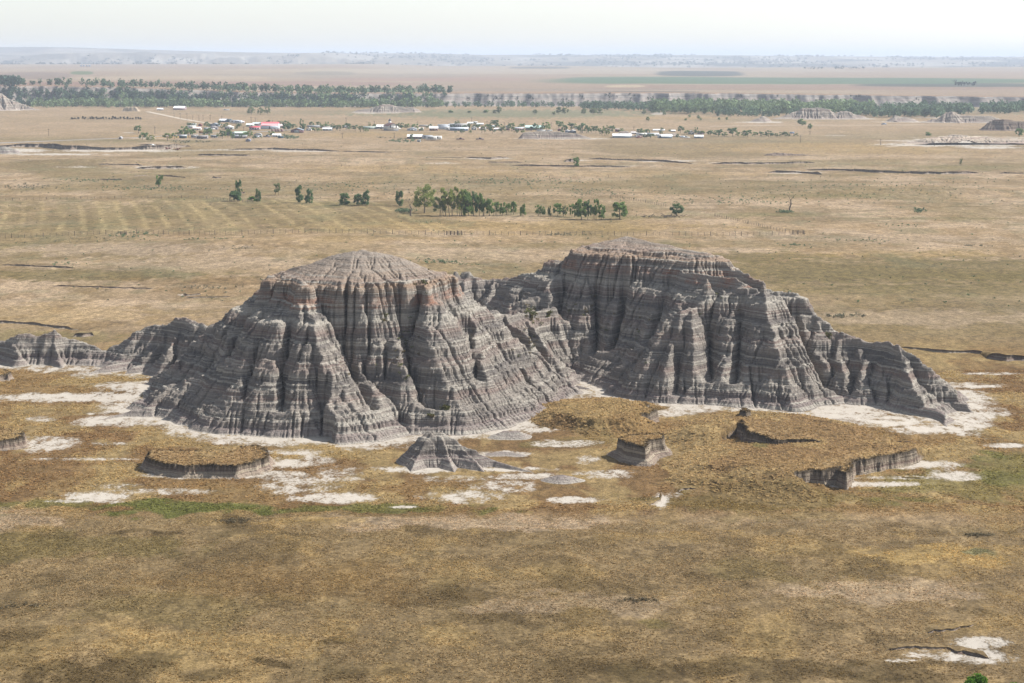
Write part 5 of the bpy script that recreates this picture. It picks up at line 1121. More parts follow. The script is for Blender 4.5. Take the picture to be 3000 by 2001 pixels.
B(1914, 1947, 384, 5, WHT, TIN, 'gable', "white long-roofed house at the back of the right-hand sheds", win=2)
B(1897, 1930, 398, 7, WHT, TIN, 'mono', "white building behind the grey-walled right-hand shed", name="shed", win=2)
B(1927, 1941, 404, 9, WHT, TIN, 'mono', "narrow white lean-to on the left of the grey-walled shed", name="shed", win=0)
B(1938, 1969, 405, 10, (0.22, 0.27, 0.32), (0.58, 0.62, 0.65), 'gable', "grey-blue walled shed with pale roof, middle of the right-hand sheds", name="shed", win=0, door=False)
B(1966, 1979, 386, 5, (0.14, 0.13, 0.13), TIN, 'gable', "small dark house with white roof behind the right-hand sheds", win=0)
B(2018, 2034, 394, 11, WHT, TIN, 'gable_end', "white gabled barn beside a small bare tree at the right end", name="barn", win=1)
B(2044, 2064, 393, 9, (0.28, 0.23, 0.24), (0.3, 0.26, 0.27), 'hoop', "round-roofed brownish shed behind trees at the right end", name="shed", win=0)
B(2035, 2061, 405, 9, (0.16, 0.185, 0.21), TIN, 'gable', "rightmost shed of the village, grey wall under white roof", name="shed", win=0, door=False)
B(1193, 1237, 407, 12, (0.15, 0.095, 0.085), (0.42, 0.42, 0.42), 'gable', "dark brown ranch house with grey roof standing alone before the church", win=3, dep=11)
B(1222, 1232, 416, 6, (0.42, 0.44, 0.46), TIN, 'flat', "tiny pale shed in the bushes before the lone ranch house", name="shed", win=0)
B(460, 477, 323, 6, (0.3, 0.28, 0.3), TIN, 'gable', "smaller white-roofed barn by the river woodland", name="barn", win=0)
B(508, 539, 322, 10, (0.25, 0.19, 0.20), (0.64, 0.63, 0.66), 'gable', "larger long white-roofed barn by the river woodland", name="barn", win=0, door=False, dep=16)
B(655, 670, 323, 3, TIN, TIN, 'flat', "low white shed alone in the river pasture", name="shed", win=0, door=False)
B(348, 356, 408, 7, (0.34, 0.34, 0.36), (0.4, 0.4, 0.42), 'gable_end', "lone little grey shed in grass left of the village", name="shed", win=0)
B(2316, 2327, 391, 4, (0.22, 0.28, 0.4), (0.3, 0.36, 0.46), 'flat', "tiny blue shed right of the village tree row", name="shed", win=0, door=False)
# church
x, y, z = ZG(1144, 383); k = y / FPX; w = 31 * k; d = 13.0; he = 14 * k; h = 21 * k
ch = empty("church", (x, y + d / 2, z), 0.35); tag(ch, "white church with red gable roof and small dark belfry", "church"); LAND.append((1128, 1160, 383, "white church"))
m = MB(); hw, hd = w / 2, d / 2; m.box(-hw, hw, -hd, hd, 1.0, he); m.add([(-hw, -hd, he), (hw, -hd, he), (0, -hd, h), (-hw, hd, he), (hw, hd, he), (0, hd, h)], [(0, 1, 2, 2), (3, 4, 5, 5)]); m.build("wall", bmat(WHT), ch)
m = MB(); m.box(-hw + .05, hw - .05, -hd + .05, hd - .05, -.4, 1.0); m.build("foundation", bmat((0.2, 0.21, 0.23)), ch)
r = MB()
for s in (-1, 1): r.add([(s * (hw + .4), -hd - .3, he - .3), (s * (hw + .4), hd + .3, he - .3), (0, hd + .3, h + .05), (0, -hd - .3, h + .05), (s * (hw + .4), -hd - .3, he - .05), (s * (hw + .4), hd + .3, he - .05), (0, hd + .3, h + .3), (0, -hd - .3, h + .3)], [(0, 1, 2, 3), (4, 5, 6, 7), (0, 1, 5, 4), (0, 3, 7, 4), (1, 2, 6, 5)])
r.build("roof", bmat(RRD, .6), ch)
bf = MB(); bf.box(-.9, .9, hd - 4.6, hd - 2.8, h - 1.2, h + 1.6); bo = bf.build("belfry", bmat(WHT), ch)
bf = MB(); bf.add([(-1.1, hd - 4.8, h + 1.6), (1.1, hd - 4.8, h + 1.6), (1.1, hd - 2.6, h + 1.6), (-1.1, hd - 2.6, h + 1.6), (0, hd - 3.7, h + 3.8)], [(0, 1, 4, 4), (1, 2, 4, 4), (2, 3, 4, 4), (3, 0, 4, 4), (3, 2, 1, 0)]); bf.build("belfry_roof", bmat((0.08, 0.075, 0.085)), bo)
for cx in (-2.3, 0, 2.3):
    b = MB()
    if cx == 0: b.box(-.7, .7, -hd - .07, -hd + .02, 1.0, 3.4); b.build("door", bmat((0.5, 0.5, 0.48)), ch)
    else: b.box(cx - .45, cx + .45, -hd - .06, -hd + .02, 2.2, 4.4); b.build("window", bmat(GLASS, .25), ch)
# grain bins far off on the plateau
for i, (px, lab) in enumerate([(239, "leftmost"), (247, "second from left"), (256, "third from left"), (264, "rightmost")]):
    y = 5600.0; x, _, _ = R(px, 224, y); z = float(hgt(np.array([x]), np.array([y]))[0]); root = empty("grain_bin", (x, y, z)); tag(root, f"{lab} of four tiny grey-blue grain bins on the far fields", "grain bin", "four far grain bins")
    t = np.arange(16) * 2 * math.pi / 16; m = MB(); r_ = 3.0
    V = [(r_ * math.cos(a), r_ * math.sin(a), q) for q in (0, 4.2) for a in t]; m.add(V, [(j, (j + 1) % 16, 16 + (j + 1) % 16, 16 + j) for j in range(16)]); m.build("drum", bmat((0.20, 0.25, 0.33)), root)
    m = MB(); m.add([(r_ * 1.06 * math.cos(a), r_ * 1.06 * math.sin(a), 4.15) for a in t] + [(0, 0, 5.8)], [(j, (j + 1) % 16, 16, 16) for j in range(16)]); m.build("cone_roof", bmat(TIN, .4), root)
# hay mound and tower
x, y, z = ZG(384, 326)
X, Y = np.meshgrid(np.arange(x - 10, x + 10.1, .5), np.arange(y - 6, y + 6.1, .5)); zz = 4.6 * sst(1.05, .55, np.maximum(np.abs(X - x) / 9, np.abs(Y - y) / 5.5) + .25 * (fbm(X / 2, Y / 2, 3, 5) - .5)); ny, nx_ = X.shape; a = (np.arange(ny - 1)[:, None] * nx_ + np.arange(nx_ - 1)[None]).ravel()
tag(mesh_np("haystack", np.stack([X.ravel(), Y.ravel(), zz.ravel() + z - .1], 1), np.stack([a, a + 1, a + nx_ + 1, a + nx_], 1), plain_mat("hay", (0.32, 0.26, 0.19), .95, .05, .3, 2.0), smooth=True), "large greyish tan haystack left of the river barns", "haystack")
y = 2215.0; x, _, _ = R(2144, 280, y); z = float(hgt(np.array([x]), np.array([y]))[0]); root = empty("tank_tower", (x, y, z)); tag(root, "tiny dark square tank on the bluff top above the woodland", "water tank")
m = MB(); m.box(-1.4, 1.4, -1.4, 1.4, 1.2, 4.0); m.build("tank", bmat((0.09, 0.12, 0.15)), root); m = MB(); [m.box(sx * 1.1 - .12, sx * 1.1 + .12, sy * 1.1 - .12, sy * 1.1 + .12, 0, 1.2) for sx in (-1, 1) for sy in (-1, 1)]; m.build("stand", bmat((0.1, 0.1, 0.1)), root)
# vehicles
def vehicle(px, py, kind, c, label, rz=0.0, group=None):
    x, y, z = ZG(px, py); root = empty({'truck': 'pickup_truck', 'car': 'parked_car', 'camper': 'camper_trailer'}[kind], (x, y + 1, z), rz); tag(root, label, {'truck': 'pickup', 'car': 'car', 'camper': 'camper'}[kind], group)
    m = MB(); g = MB()
    if kind == 'camper': L = 3.6; m.box(-L, L, -1.2, 1.2, .55, 2.9); g.box(-L * .6, L * .5, -1.24, -1.18, 1.5, 2.2)
    elif kind == 'truck': L = 2.7; m.box(-L, L, -.95, .95, .5, 1.1); m.box(-.6, .9, -.88, .88, 1.1, 1.8); g.box(-.45, .75, -.9, -.87, 1.2, 1.65)
    else: L = 2.2; m.box(-L, L, -.9, .9, .35, .95); m.add([(-1.3, -.8, .95), (1.5, -.8, .95), (1.5, .8, .95), (-1.3, .8, .95), (-.8, -.7, 1.5), (1.0, -.7, 1.5), (1.0, .7, 1.5), (-.8, .7, 1.5)], [(4, 5, 6, 7), (0, 1, 5, 4), (1, 2, 6, 5), (2, 3, 7, 6), (3, 0, 4, 7)]); g.box(-.7, .9, -.79, -.76, 1.05, 1.4)
    m.build("body", bmat(c, .4), root); g.build("window", bmat(GLASS, .2), root)
    for sx in (-1, 1):
        for sy in (-1, 1):
            w_ = MB(); w_.tube([(sx * L * .62, sy * .85 - .11, .36), (sx * L * .62, sy * .85 + .11, .36)], [.36, .36], 12); w_.build("wheel", bmat((0.03, 0.03, 0.03)), root)
VE = [(560, 379, 'camper', WHT, "white camper parked left of the pink-roofed house"), (686, 362, 'camper', WHT, "left of two white campers at the back of the village"), (696, 363, 'camper', WBL, "right of two white campers at the back of the village"), (443, 429, 'car', WHT, "lone white car on the plain near the long cut bank"), (1349, 411, 'truck', (0.12, 0.05, 0.05), "dark red-brown pickup, left of two on the plain before the village"), (1406, 411, 'truck', (0.10, 0.06, 0.07), "dark pickup, right of two on the plain before the village"),
 (1252, 409, 'camper', (0.35, 0.38, 0.42), "grey camper right of the lone ranch house"), (1263, 412, 'camper', WHT, "white camper in the middle of three by the ranch house"), (1278, 411, 'camper', WHT, "white camper farthest right of three by the ranch house"), (1221, 407, 'truck', (0.05, 0.055, 0.07), "dark pickup parked before the lone ranch house"), (1862, 404, 'truck', (0.45, 0.45, 0.46), "pale pickup just right of the long white-roofed shed"), (1872, 405, 'car', (0.3, 0.12, 0.12), "dull red car among junk right of the long shed"), (1880, 402, 'camper', WHT, "white camper among junk right of the long shed"), (2000, 404, 'car', WBL, "pale car in the yard left of the rightmost shed"), (2010, 406, 'truck', WHT, "white pickup in the yard left of the rightmost shed"), (571, 406, 'truck', (0.3, 0.3, 0.33), "grey pickup by the long grey trailer home"), (752, 404, 'car', (0.4, 0.42, 0.46), "silver car before the white hoop-roofed shed"), (782, 403, 'truck', (0.14, 0.16, 0.2), "dark pickup left of the white front-row house"), (622, 381, 'car', WHT, "white car beside the hipped brown-grey house"), (2590, 366, 'car', (0.2, 0.25, 0.33), "tiny blue car on the far road right"), (1166, 380, 'car', WHT, "white car just right of the church")]
for px, py, kd, c, lab in VE: vehicle(px, py, kd, c, lab, rz=random.uniform(-.3, .3))
# fuel tanks, sign, wreck
for i, (px, lab) in enumerate([(798, "first"), (808, "second"), (816, "third"), (826, "last")]):
    x, y, z = ZG(px, 386); root = empty("storage_bin", (x, y, z)); tag(root, f"{lab} from the left of four upright reddish bins before the garage", "bin", "upright bins")
    m = MB(); m.box(-.8, .8, -.8, .8, 0, 2.0); m.build("bin_body", bmat((0.30, 0.17, 0.17)), root); m = MB(); m.box(-.9, .9, -.9, .9, 2.002, 2.2); m.build("lid", bmat(WHT), root)
x, y, z = ZG(590, 396); root = empty("billboard", (x, y, z)); tag(root, "brown billboard on posts above the front row's grey trailer", "sign")
m = MB(); m.box(-1.8, 1.8, -.1, .1, 1.2, 3.0); m.build("sign_board", bmat((0.30, 0.17, 0.08)), root)
for s in (-1, 1): m = MB(); m.box(s * 1.2 - .08, s * 1.2 + .08, .1, .25, 0, 2.8); m.build("post", M_wood, root)
for px, lab in [(494, "left heap of rusty red wrecked machinery by the long cut bank"), (519, "right smaller heap of rusty red machinery by the long cut bank")]:
    x, y, z = ZG(px, 440); rg = random.Random(px); root = empty("rusty_machine", (x, y, z)); tag(root, lab, "machinery"); m = MB()
    for _ in range(9): a = rg.uniform(-1.8, 1.8); b = rg.uniform(0, 1.3); s = rg.uniform(.15, .5); m.box(a - s, a + s, -s, s, b, b + s * rg.uniform(.6, 2))
    m.build("scrap_frame", bmat((0.16, 0.055, 0.045)), root); m = MB(); m.tube([(-2.6, 0, .1), (2.4, .3, 1.5)], [.12, .09]); m.build("beam_arm", bmat((0.13, 0.06, 0.05)), root)
# brush pile by the creek
rg = random.Random(8); x, y, z = ZG(1935, 637); m = MB()
for _ in range(70):
    a = np.array((x + rg.gauss(0, 3.6), y + rg.gauss(0, .9), z + abs(rg.gauss(.3, .35)))); b = a + np.array((rg.uniform(-1.6, 1.6), rg.uniform(-.7, .7), rg.uniform(-.2, .8))); m.tube([a, (a + b) / 2, b], [.1, .07, .04], 5)
tag(m.build("brush_pile", M_bark), "dark pile of dead branches beside the leaning creek tree", "brush pile")

# ------------------------------------------------------------------ village trees
VT = [(406, 391, 20, 19, 'g'), (418, 409, 18, 20, 'g'), (428, 404, 14, 12, 'g'), (442, 414, 16, 20, 'l'), (491, 413, 20, 20, 'l'), (512, 406, 15, 14, 'g'), (521, 399, 11, 9, 'g'), (540, 398, 24, 26, 'g'), (552, 404, 22, 20, 'g'), (565, 396, 16, 16, 'g'), (554, 374, 13, 14, 'd'), (568, 371, 10, 9, 'd'), (605, 373, 14, 13, 'd'), (611, 374, 10, 10, 'g'), (607, 401, 22, 22, 'g'), (614, 396, 18, 16, 'd'), (644, 371, 16, 9, 'd'), (653, 379, 14, 12, 'd'), (663, 370, 9, 9, 'g'), (640, 403, 12, 11, 'g'), (651, 407, 21, 18, 'd'), (668, 403, 22, 20, 'g'), (680, 408, 14, 12, 'g'), (696, 374, 11, 9, 'd'), (703, 374, 10, 9, 'd'), (692, 380, 8, 7, 'd'), (721, 404, 16, 18, 'g'), (732, 402, 17, 16, 'g'), (704, 407, 12, 8, 'd'), (746, 408, 9, 12, 'd'), (786, 362, 9, 10, 'd'), (792, 400, 14, 14, 'l'), (800, 400, 12, 10, 'g'), (765, 406, 8, 6, 'd'),
 (821, 364, 8, 17, 'd'), (838, 384, 26, 20, 'd'), (846, 380, 18, 14, 'd'), (832, 373, 11, 14, 'd'), (856, 376, 12, 20, 'd'), (884, 383, 30, 13, 'd'), (892, 380, 14, 10, 'd'), (913, 370, 12, 13, 'd'), (934, 369, 11, 12, 'd'), (958, 374, 15, 14, 'g'), (941, 375, 9, 12, 'g'), (922, 385, 10, 18, 'g'), (935, 386, 9, 14, 'g'), (975, 378, 14, 13, 'd'), (985, 382, 13, 16, 'd'), (993, 384, 16, 15, 'p'), (1014, 381, 18, 21, 'd'), (1024, 380, 12, 12, 'd'), (1041, 384, 15, 15, 'd'), (1060, 387, 16, 20, 'p'), (1075, 387, 11, 10, 'g'), (1082, 372, 12, 7, 'l'), (1098, 374, 9, 10, 'g'), (1110, 375, 9, 4, 'd'), (1165, 378, 14, 12, 'g'), (1175, 378, 16, 16, 'd'), (1193, 380, 15, 13, 'g'), (1218, 379, 14, 18, 'g'), (1234, 384, 9, 9, 'g'), (1253, 377, 10, 9, 'p'), (1262, 376, 11, 10, 'd'), (1207, 413, 18, 10, 'd'), (1172, 410, 4, 14, 'd'),
 (1340, 365, 10, 14, 'd'), (1324, 376, 10, 12, 'd'), (1334, 376, 12, 8, 'd'), (1360, 377, 10, 12, 'd'), (1354, 391, 12, 12, 'd'), (1334, 390, 6, 6, 'g'), (1376, 380, 16, 14, 'p'), (1377, 391, 8, 8, 'g'), (1393, 374, 12, 14, 'd'), (1402, 379, 13, 12, 'd'), (1415, 390, 18, 14, 'p'), (1431, 381, 16, 20, 'd'), (1444, 366, 12, 14, 'd'), (1455, 370, 16, 16, 'd'), (1443, 391, 18, 16, 'd'), (1458, 377, 12, 14, 'd'), (1471, 391, 24, 18, 'p'), (1500, 386, 22, 20, 'g'), (1513, 391, 10, 12, 'd'), (1530, 378, 14, 18, 'g'), (1532, 390, 9, 10, 'g'), (1556, 378, 10, 14, 'g'), (1556, 384, 12, 14, 'd'), (1570, 384, 20, 16, 'd'), (1600, 383, 22, 24, 'g'), (1637, 378, 20, 20, 'g'), (1652, 388, 20, 16, 'd'), (1675, 380, 18, 24, 'd'), (1647, 391, 10, 8, 'd'), (1706, 389, 24, 24, 'd'), (1700, 390, 18, 16, 'd'), (1718, 390, 16, 14, 'd'), (1733, 389, 17, 14, 'd'), (1746, 390, 18, 14, 'd'), (1756, 391, 14, 10, 'g'), (1762, 397, 16, 10, 'p'), (1776, 388, 18, 18, 'p'), (1772, 397, 16, 12, 'l'), (1781, 397, 14, 10, 'l'), (1794, 388, 18, 17, 'd'), (1820, 386, 9, 14, 'g'), (1875, 394, 15, 16, 'd'), (1886, 400, 16, 14, 'g'), (1898, 395, 15, 14, 'd'), (1889, 405, 12, 10, 'd'), (1906, 405, 11, 20, 'd'), (1938, 384, 9, 8, 'd'), (1936, 394, 9, 10, 'd'), (1962, 386, 6, 8, 'd'), (1993, 390, 18, 16, 'd'), (1985, 405, 11, 10, 'd'), (2012, 394, 11, 14, 'g'), (2040, 394, 18, 12, 'd'), (2058, 394, 9, 12, 'g'),
 (2081, 397, 13, 20, 'd'), (2105, 400, 18, 24, 'd'), (2123, 400, 12, 14, 'g'), (2147, 400, 22, 24, 'd'), (2146, 388, 10, 12, 'd'), (2163, 400, 12, 12, 'g'), (2179, 401, 14, 13, 'g'), (2191, 402, 18, 22, 'd'), (2211, 400, 12, 14, 'g'), (2230, 400, 13, 14, 'd'), (2252, 401, 16, 22, 'd'), (2274, 403, 11, 9, 'd'), (2288, 401, 12, 12, 'd'), (2299, 401, 14, 12, 'd'), (2309, 401, 11, 10, 'd'), (2326, 401, 9, 4, 'd'), (2335, 400, 9, 7, 'd')]
KIND = {'g': ('round', 'green', "green"), 'd': ('round', 'dark', "dark green"), 'l': ('round', 'willow', "yellow-green"), 'p': ('tall', 'pale', "pale thin")}
seen = {}
def vlabel(px, py, h, w, tone):
    best = min(LAND, key=lambda L: abs((L[0] + L[1]) / 2 - px) + 2.0 * abs(L[2] - py))
    rel = "in front of" if py > best[2] + 1 and best[0] - 4 < px < best[1] + 4 else "behind" if py < best[2] - 1 and best[0] - 4 < px < best[1] + 4 else "left of" if px < (best[0] + best[1]) / 2 else "right of"
    nm = " ".join(best[3].split(",")[0].split()[:7])
    for cut in (" at the", " in the", " with a", " under a", " by the", " standing", " behind the", " of the", " before the", " among", " and", " under", " with", " behind", " left", " right", " of", " in", " at"):
        if nm.endswith(cut): nm = nm[:-len(cut)]
    size = "tall" if h > 17 else "low" if h < 10 else "broad" if w > h * 1.15 else "round"
    for extra in ("", "slim ", "full-crowned ", "smaller ", "shady ", "outer ", "inner "):
        s = f"{size} {extra}{tone} tree {rel} the {nm}"
        if s not in seen: seen[s] = 1; return s
    return s
for i, (px, py, h, w, t) in enumerate(VT):
    kd, lf, tone = KIND[t]
    if t in 'gd' and w < h * .62: kd = 'column'
    ncl = {'round': 16, 'column': 14, 'tall': 14}[kd]
    pr = tree_proto(kd, lf, 300 + i % 4, ncl, 26, .055, 3 if kd == 'tall' else 1)
    plant(pr, px, py, h * 1.15, w * 1.25, vlabel(px, py, h, w, tone), group="trees in the village")
# ------------------------------------------------------------------ roads
def road(name, pts, wid, mat, lift=.06):
    W = []
    for p, q in zip(pts[:-1], pts[1:]):
        for t in np.linspace(0, 1, 24, endpoint=False): W.append((p[0] + (q[0] - p[0]) * t, p[1] + (q[1] - p[1]) * t))
    W.append(pts[-1]); V = []
    P = np.array([ZG(a, b) for a, b in W])
    for i in range(len(P)):
        d = P[min(i + 1, len(P) - 1)] - P[max(i - 1, 0)]; n = np.array((-d[1], d[0])); n /= np.linalg.norm(n) + 1e-9
        for s in (-1, 1):
            q = P[i][:2] + n * s * wid / 2; V.append((q[0], q[1], float(hgt(q[:1], q[1:2])[0]) + lift))
    F = [(2 * i, 2 * i + 1, 2 * i + 3, 2 * i + 2) for i in range(len(P) - 1)]
    tag(mesh_np(name, np.array(V), np.array(F), mat), kind="structure")
M_dirt = plain_mat("pale_dirt_track", (0.40, 0.34, 0.27), .95, .05, .15, .3); M_asph = plain_mat("grey_road", (0.24, 0.22, 0.20), .9, .1, .15, .3)
road("dirt_track", [(432, 327), (470, 335), (530, 348), (585, 357), (625, 362), (660, 366)], 5, M_dirt)
road("highway", [(-120, 424), (0, 419), (150, 413), (300, 407), (420, 402), (520, 396), (640, 389), (760, 386), (860, 380)], 7, M_asph)
road("dirt_track", [(2080, 370), (2300, 367), (2500, 367), (2700, 366), (2860, 367)], 5, M_dirt)
# ------------------------------------------------------------------ utility poles
for i, (px, py, h) in enumerate([(143, 399, 22), (454, 392, 22), (510, 344, 14), (528, 348, 17), (548, 352, 20), (565, 352, 14), (583, 353, 16), (595, 352, 15), (616, 352, 16), (650, 353, 14), (714, 388, 16), (736, 360, 18), (748, 362, 18), (799, 372, 20), (1014, 362, 18), (1003, 405, 16), (1097, 370, 16), (1118, 380, 14), (1155, 406, 17), (1224, 368, 12), (1382, 362, 18), (1427, 368, 14), (1478, 370, 12), (1490, 370, 12), (1615, 372, 14), (1703, 392, 22), (1857, 380, 10), (2345, 418, 22), (2580, 425, 18), (2373, 395, 12)]):
    x, y, z = ZG(px, py); hh = h * y / FPX
    root = empty("utility_pole", (x, y, z), .3); tag(root, "one of the thin dark utility poles standing in and around the village", "utility pole", "utility poles")
    m = MB(); m.tube([(0, 0, -.3), (0, 0, hh)], [.17, .12], 8); m.build("pole", M_wood, root); m = MB(); m.box(-1.1, 1.1, -.07, .07, hh - .75, hh - .6); m.build("crossarm", M_wood, root)
# ------------------------------------------------------------------ wire fences
def fence(pts, step, hp, label, gate=()):
    P = [ZG(a, b) for a, b in pts]; L = [0.0]
    for p, q in zip(P[:-1], P[1:]): L.append(L[-1] + math.hypot(q[0] - p[0], q[1] - p[1]))
    Ym = sum(p[1] for p in P) / len(P); h = hp * Ym / FPX
    n = min(100, int(L[-1] / step) + 1); ts = np.linspace(0, L[-1], n); rg = random.Random(int(pts[0][0]) + 7)
    root = empty("wire_fence", P[0]); tag(root, label, "fence"); tops = []; me = {}
    for i, t in enumerate(ts):
        x = float(np.interp(t, L, [p[0] for p in P])); y = float(np.interp(t, L, [p[1] for p in P])); z = float(hgt(np.array([x]), np.array([y]))[0])
        big = i % 5 == 0; r = .10 if big else .055; hh = h * (1.0 if big else .85)
        if big not in me:
            m = MB(); m.tube([(0, 0, -.3), (0, 0, hh)], [r, r * .9], 6); o = m.build("post", M_wood); me[big] = o.data
        else: o = bpy.data.objects.new("post", me[big]); COL.objects.link(o)
        o.parent = root; o.location = (x - P[0][0] + rg.uniform(-.1, .1), y - P[0][1], z - P[0][2]); tops.append((x - P[0][0], y - P[0][1], z - P[0][2]))
    m = MB()
    for f in (.35, .62, .86): m.tube([(a, b, c + h * f) for a, b, c in tops], [.012] * len(tops), 3)
    m.build("wire", M_wire, root)
M_wire = plain_mat("rusty_wire", (0.16, 0.13, 0.11), .6, .3)
fence([(-60, 699), (100, 696), (270, 688), (420, 685), (700, 688), (1150, 686)], 1.9, 14, "wire fence along the near edge of the mown field, left half of the plain")
fence([(1150, 686), (1310, 688), (1420, 688), (1700, 688), (2050, 691), (2250, 690), (2355, 688)], 2.0, 13, "wire fence running on right from the mown field to the corner posts")
fence([(-60, 592), (10, 588), (300, 582), (580, 580), (700, 592), (740, 594)], 2.6, 8, "thin fence along the far edge of the mown field, left")
fence([(1790, 577), (1830, 583), (1900, 596), (1950, 606)], 2.2, 9, "short fence slanting behind the solitary round tree")
fence([(2095, 634), (2160, 648), (2240, 668), (2300, 680), (2355, 688)], 2.0, 10, "slanting fence running down to the corner posts on the right")
fence([(1000, 488), (1240, 500), (1420, 517), (1600, 522), (1900, 520), (2050, 512)], 5.5, 7, "faint long fence across the plain above the creek trees")
def gateposts(px, py, n, dpx, hp, label):
    x, y, z = ZG(px, py); k = y / FPX; root = empty("timber_gate", (x, y, z)); tag(root, label, "gate")
    for i in range(n): m = MB(); m.tube([(i * dpx * k, 0, -.3), (i * dpx * k, 0, hp * k)], [.16, .14], 8); m.build("post", M_wood, root)
    for f in (.35, .6, .88): m = MB(); m.box(.16, (n - 1) * dpx * k - .16, -.05, .05, hp * k * f, hp * k * f + .1); m.build("rail", M_wood, root)
gateposts(1309, 688, 5, 11, 12, "timber gate of dark posts and rails in the fence below the grove")
gateposts(354, 688, 2, 16, 10, "pair of dark gate posts in the fence beside the mown field")
gateposts(2323, 686, 3, 15, 12, "dark timber corner of the fence on the right plain")
# ------------------------------------------------------------------ scrub: uncounted low bushes over the plain and the slopes
rg = random.Random(21); spots = []
def scrub(cx, cy, rx, ry, n, h, tone):
    for _ in range(n):
        a = rg.gauss(0, .5); b = rg.gauss(0, .5); px, py = cx + a * rx, cy + b * ry
        x, y = G(px, py, 0); x, y = float(x), float(y); z = float(hgt(np.array([x]), np.array([y]))[0]); k = .8 * h * rg.uniform(.5, 1.4)
        spots.append((x, y, z - .05, k * .8, k, tone))
SG = (0.13, 0.18, 0.10); SD = (0.17, 0.165, 0.11)
for a in [(1290, 778, 70, 5, 46, .6), (1380, 782, 30, 4, 8, .5), (2470, 928, 70, 5, 40, .6), (380, 694, 90, 8, 60, .6), (300, 705, 200, 10, 40, .5), (650, 725, 30, 3, 10, .5), (710, 752, 40, 5, 16, .5), (200, 778, 60, 6, 14, .6), (600, 845, 90, 6, 22, .5), (1250, 665, 60, 4, 12, .5), (560, 720, 60, 4, 14, .5), (1650, 690, 60, 4, 50, .5), (2520, 700, 200, 8, 20, .5), (2320, 720, 40, 4, 30, .5), (2530, 705, 60, 3, 20, .5), (2690, 622, 14, 4, 14, 1.3), (2650, 660, 60, 4, 20, .5), (2860, 720, 60, 5, 24, .5), (2400, 560, 300, 30, 150, .6), (2150, 590, 200, 14, 110, .6), (1500, 530, 260, 12, 160, .7), (1250, 565, 300, 30, 120, .6), (450, 553, 180, 10, 150, .6), (80, 550, 90, 8, 60, .7), (250, 530, 160, 6, 60, .7), (1000, 545, 180, 14, 90, .6), (1720, 560, 260, 24, 130, .6), (2700, 560, 320, 50, 120, .6), (2300, 621, 24, 3, 30, 1.0), (1190, 628, 30, 8, 40, 1.0), (560, 417, 60, 3, 24, 1.4), (1180, 414, 60, 4, 50, 1.3), (1120, 403, 30, 2, 14, 1.0), (850, 403, 20, 5, 26, 1.8), (2370, 1110, 300, 8, 0, 1)]: scrub(*a, SG if rg.random() < .75 else SD)
for a in [(1720, 1245, 120, 16, 90, .42), (1620, 1245, 60, 10, 40, .4), (2400, 1262, 40, 6, 14, .4), (2270, 1060 + 200, 60, 8, 10, .4), (300, 1180, 200, 12, 0, .4), (690, 1528, 50, 7, 70, .3), (2860, 1627, 50, 8, 70, .35), (60, 1855, 90, 12, 60, .25), (1870, 1830, 60, 8, 50, .3)]: scrub(*a, (0.17, 0.14, 0.085))
for _ in range(900):
    px, py = rg.uniform(-50, 3050), 420 + 480 * rg.random() ** 1.3
    x, y = G(px, py, 0); x, y = float(x), float(y)
    if 250 < y < 400: continue
    k = rg.uniform(.2, .5); spots.append((x, y, float(hgt(np.array([x]), np.array([y]))[0]) - .05, k * .9, k, SG if rg.random() < .6 else SD))
bpy.context.view_layer.update()
dgr = bpy.context.evaluated_depsgraph_get()
def cast(px, py):
    dx, dy, dz = ray(px, py); v = Vector((float(dx), float(dy), float(dz))).normalized()
    hz.hide_viewport = True
    ok, loc, nor, idx, ob, mt = C.ray_cast(dgr, Vector((0, 0, H)), v)
    return loc if ok else None
V0 = bpy.data.objects.get("haze")
hid = []
for cx, cy, rx, ry, n, h in [(1560, 925, 22, 22, 26, .5), (1605, 920, 10, 10, 8, .5), (1125, 930, 16, 16, 10, .4), (1190, 990, 40, 90, 22, .35), (1240, 830, 60, 60, 10, .4), (1700, 900, 60, 40, 24, .35), (1850, 960, 90, 120, 26, .35), (1560, 1010, 50, 80, 22, .35), (1305, 1198, 12, 5, 16, .5), (1265, 1218, 10, 4, 8, .4), (2425, 985, 8, 6, 20, .5), (2120, 880, 120, 60, 10, .3), (1150, 1060, 60, 40, 12, .35), (1000, 1100, 50, 80, 8, .3)]:
    for _ in range(n):
        px, py = cx + rg.gauss(0, .5) * rx, cy + rg.gauss(0, .5) * ry
        o = Vector((0, 0, H)); dx, dy, dz = ray(px, py); v = Vector((float(dx), float(dy), float(dz))).normalized()
        for hop in range(3):
            ok, loc, nor, idx, ob, mt = C.ray_cast(dgr, o, v)
            if not ok or ob.name != "haze": break
            o = loc + v * .1
        if ok and ob.name.startswith("butte"):
            k = h * rg.uniform(.5, 1.4); spots.append((loc.x, loc.y, loc.z - .12, k * .9, k, (0.12, 0.125, 0.05) if rg.random() < .6 else (0.15, 0.12, 0.06)))
mass("scrub_vegetation", spots, None, per=22, leaf=.8)
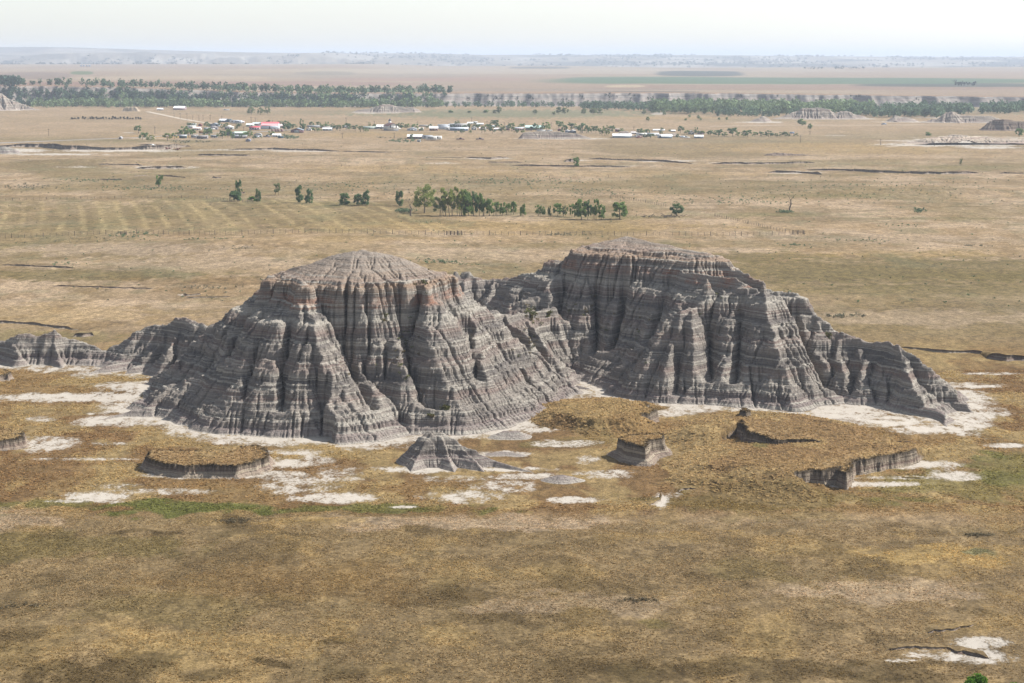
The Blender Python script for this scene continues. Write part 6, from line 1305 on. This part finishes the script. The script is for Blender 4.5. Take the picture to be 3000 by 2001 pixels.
# ------------------------------------------------------------------ dry grass tufts
rgn = np.random.default_rng(9)
def blades_mesh(name, x, y, z, c, hgt_, wid, blades):
    n = len(x)
    c = c * 2.0 * rgn.uniform(.72, 1.28, (n, 1)) * np.where(rgn.random((n, 1)) < .10, np.array([[.6, .6, .55]]), 1.0)
    Vs = []; Cs = []
    hh = hgt_ * rgn.uniform(.5, 1.5, n)
    for b in range(blades):
        a = rgn.uniform(0, 6.283, n); lx = np.cos(a) * wid * rgn.uniform(.6, 1.3, n); ly = np.sin(a) * wid * rgn.uniform(.6, 1.3, n); tx = rgn.normal(0, 1.1, n) * hh; ty = rgn.normal(0, 1.1, n) * hh
        q = np.stack([np.stack([x - lx, y - ly, z - .03], 1), np.stack([x + lx, y + ly, z - .03], 1), np.stack([x + lx * .35 + tx, y + ly * .35 + ty, z + hh], 1), np.stack([x - lx * .35 + tx, y - ly * .35 + ty, z + hh * .8], 1)], 1)
        Vs.append(q.reshape(-1, 3)); Cs.append(np.repeat(c, 4, 0))
    V = np.vstack(Vs); tag(mesh_np(name, V, np.arange(len(V)).reshape(-1, 4), M_grass, cols=np.vstack(Cs)), kind="stuff")
def tufts(name, n, py0, py1, hgt_, wid, pwr=1.0, blades=3):
    px = rgn.uniform(-60, 3060, n); d0, d1 = G(1500, py1)[1], G(1500, py0)[1]
    y = np.sqrt(rgn.uniform(d0 ** 2, d1 ** 2, n)); x = (px - 1500) / FPX * (y * CP + H * SP)
    z = hgt(x, y); pxx, pyy = pix(x, y, z)
    c, w = ground_paint(x, y, pxx, pyy)
    ok = (w < .12 + .3 * rgn.random(n)) & (fbm(x / 3.5, y / 3.5, 4, 77) > rgn.uniform(.3, .62, n))
    for f, ax, bx, ay, by in FIELDS:
        s = ok & (x > ax) & (x < bx) & (y > ay) & (y < by)
        if s.any(): q = np.zeros(n, bool); q[s] = f(x[s], y[s]) > -1.2; ok &= ~q
    blades_mesh(name, x[ok], y[ok], z[ok], c[ok], hgt_, wid, blades)
tufts("dry_grass", 110000, 1480, 2080, .065, .12)
tufts("golden_grass", 90000, 1085, 1500, .11, .18)
mx_, my_, mz_, mc_ = [], [], [], []
for X, Y, z, d, w in FIELDS_M:
    s = np.nonzero(((d < .15) | (w < .4)) & (z > .15)); m = int(len(s[0]) * .10); k = rgn.integers(0, len(s[0]), m); i, j = s[0][k], s[1][k]
    x_, y_ = X[i, j], Y[i, j]; a, b = pix(x_, y_, 0 * x_); c, _ = ground_paint(x_, y_, a, b); e = np.where((d[i, j] > -.3) & (w[i, j] > .6), .35, 1.0)[:, None]
    mx_.append(x_); my_.append(y_); mz_.append(z[i, j]); mc_.append((c * .5 + .5 * np.array(s2l(172, 148, 110)) * K_ALB * .9) * e)
blades_mesh("mesa_grass", np.concatenate(mx_), np.concatenate(my_), np.concatenate(mz_), np.vstack(mc_), .13, .16, 3)
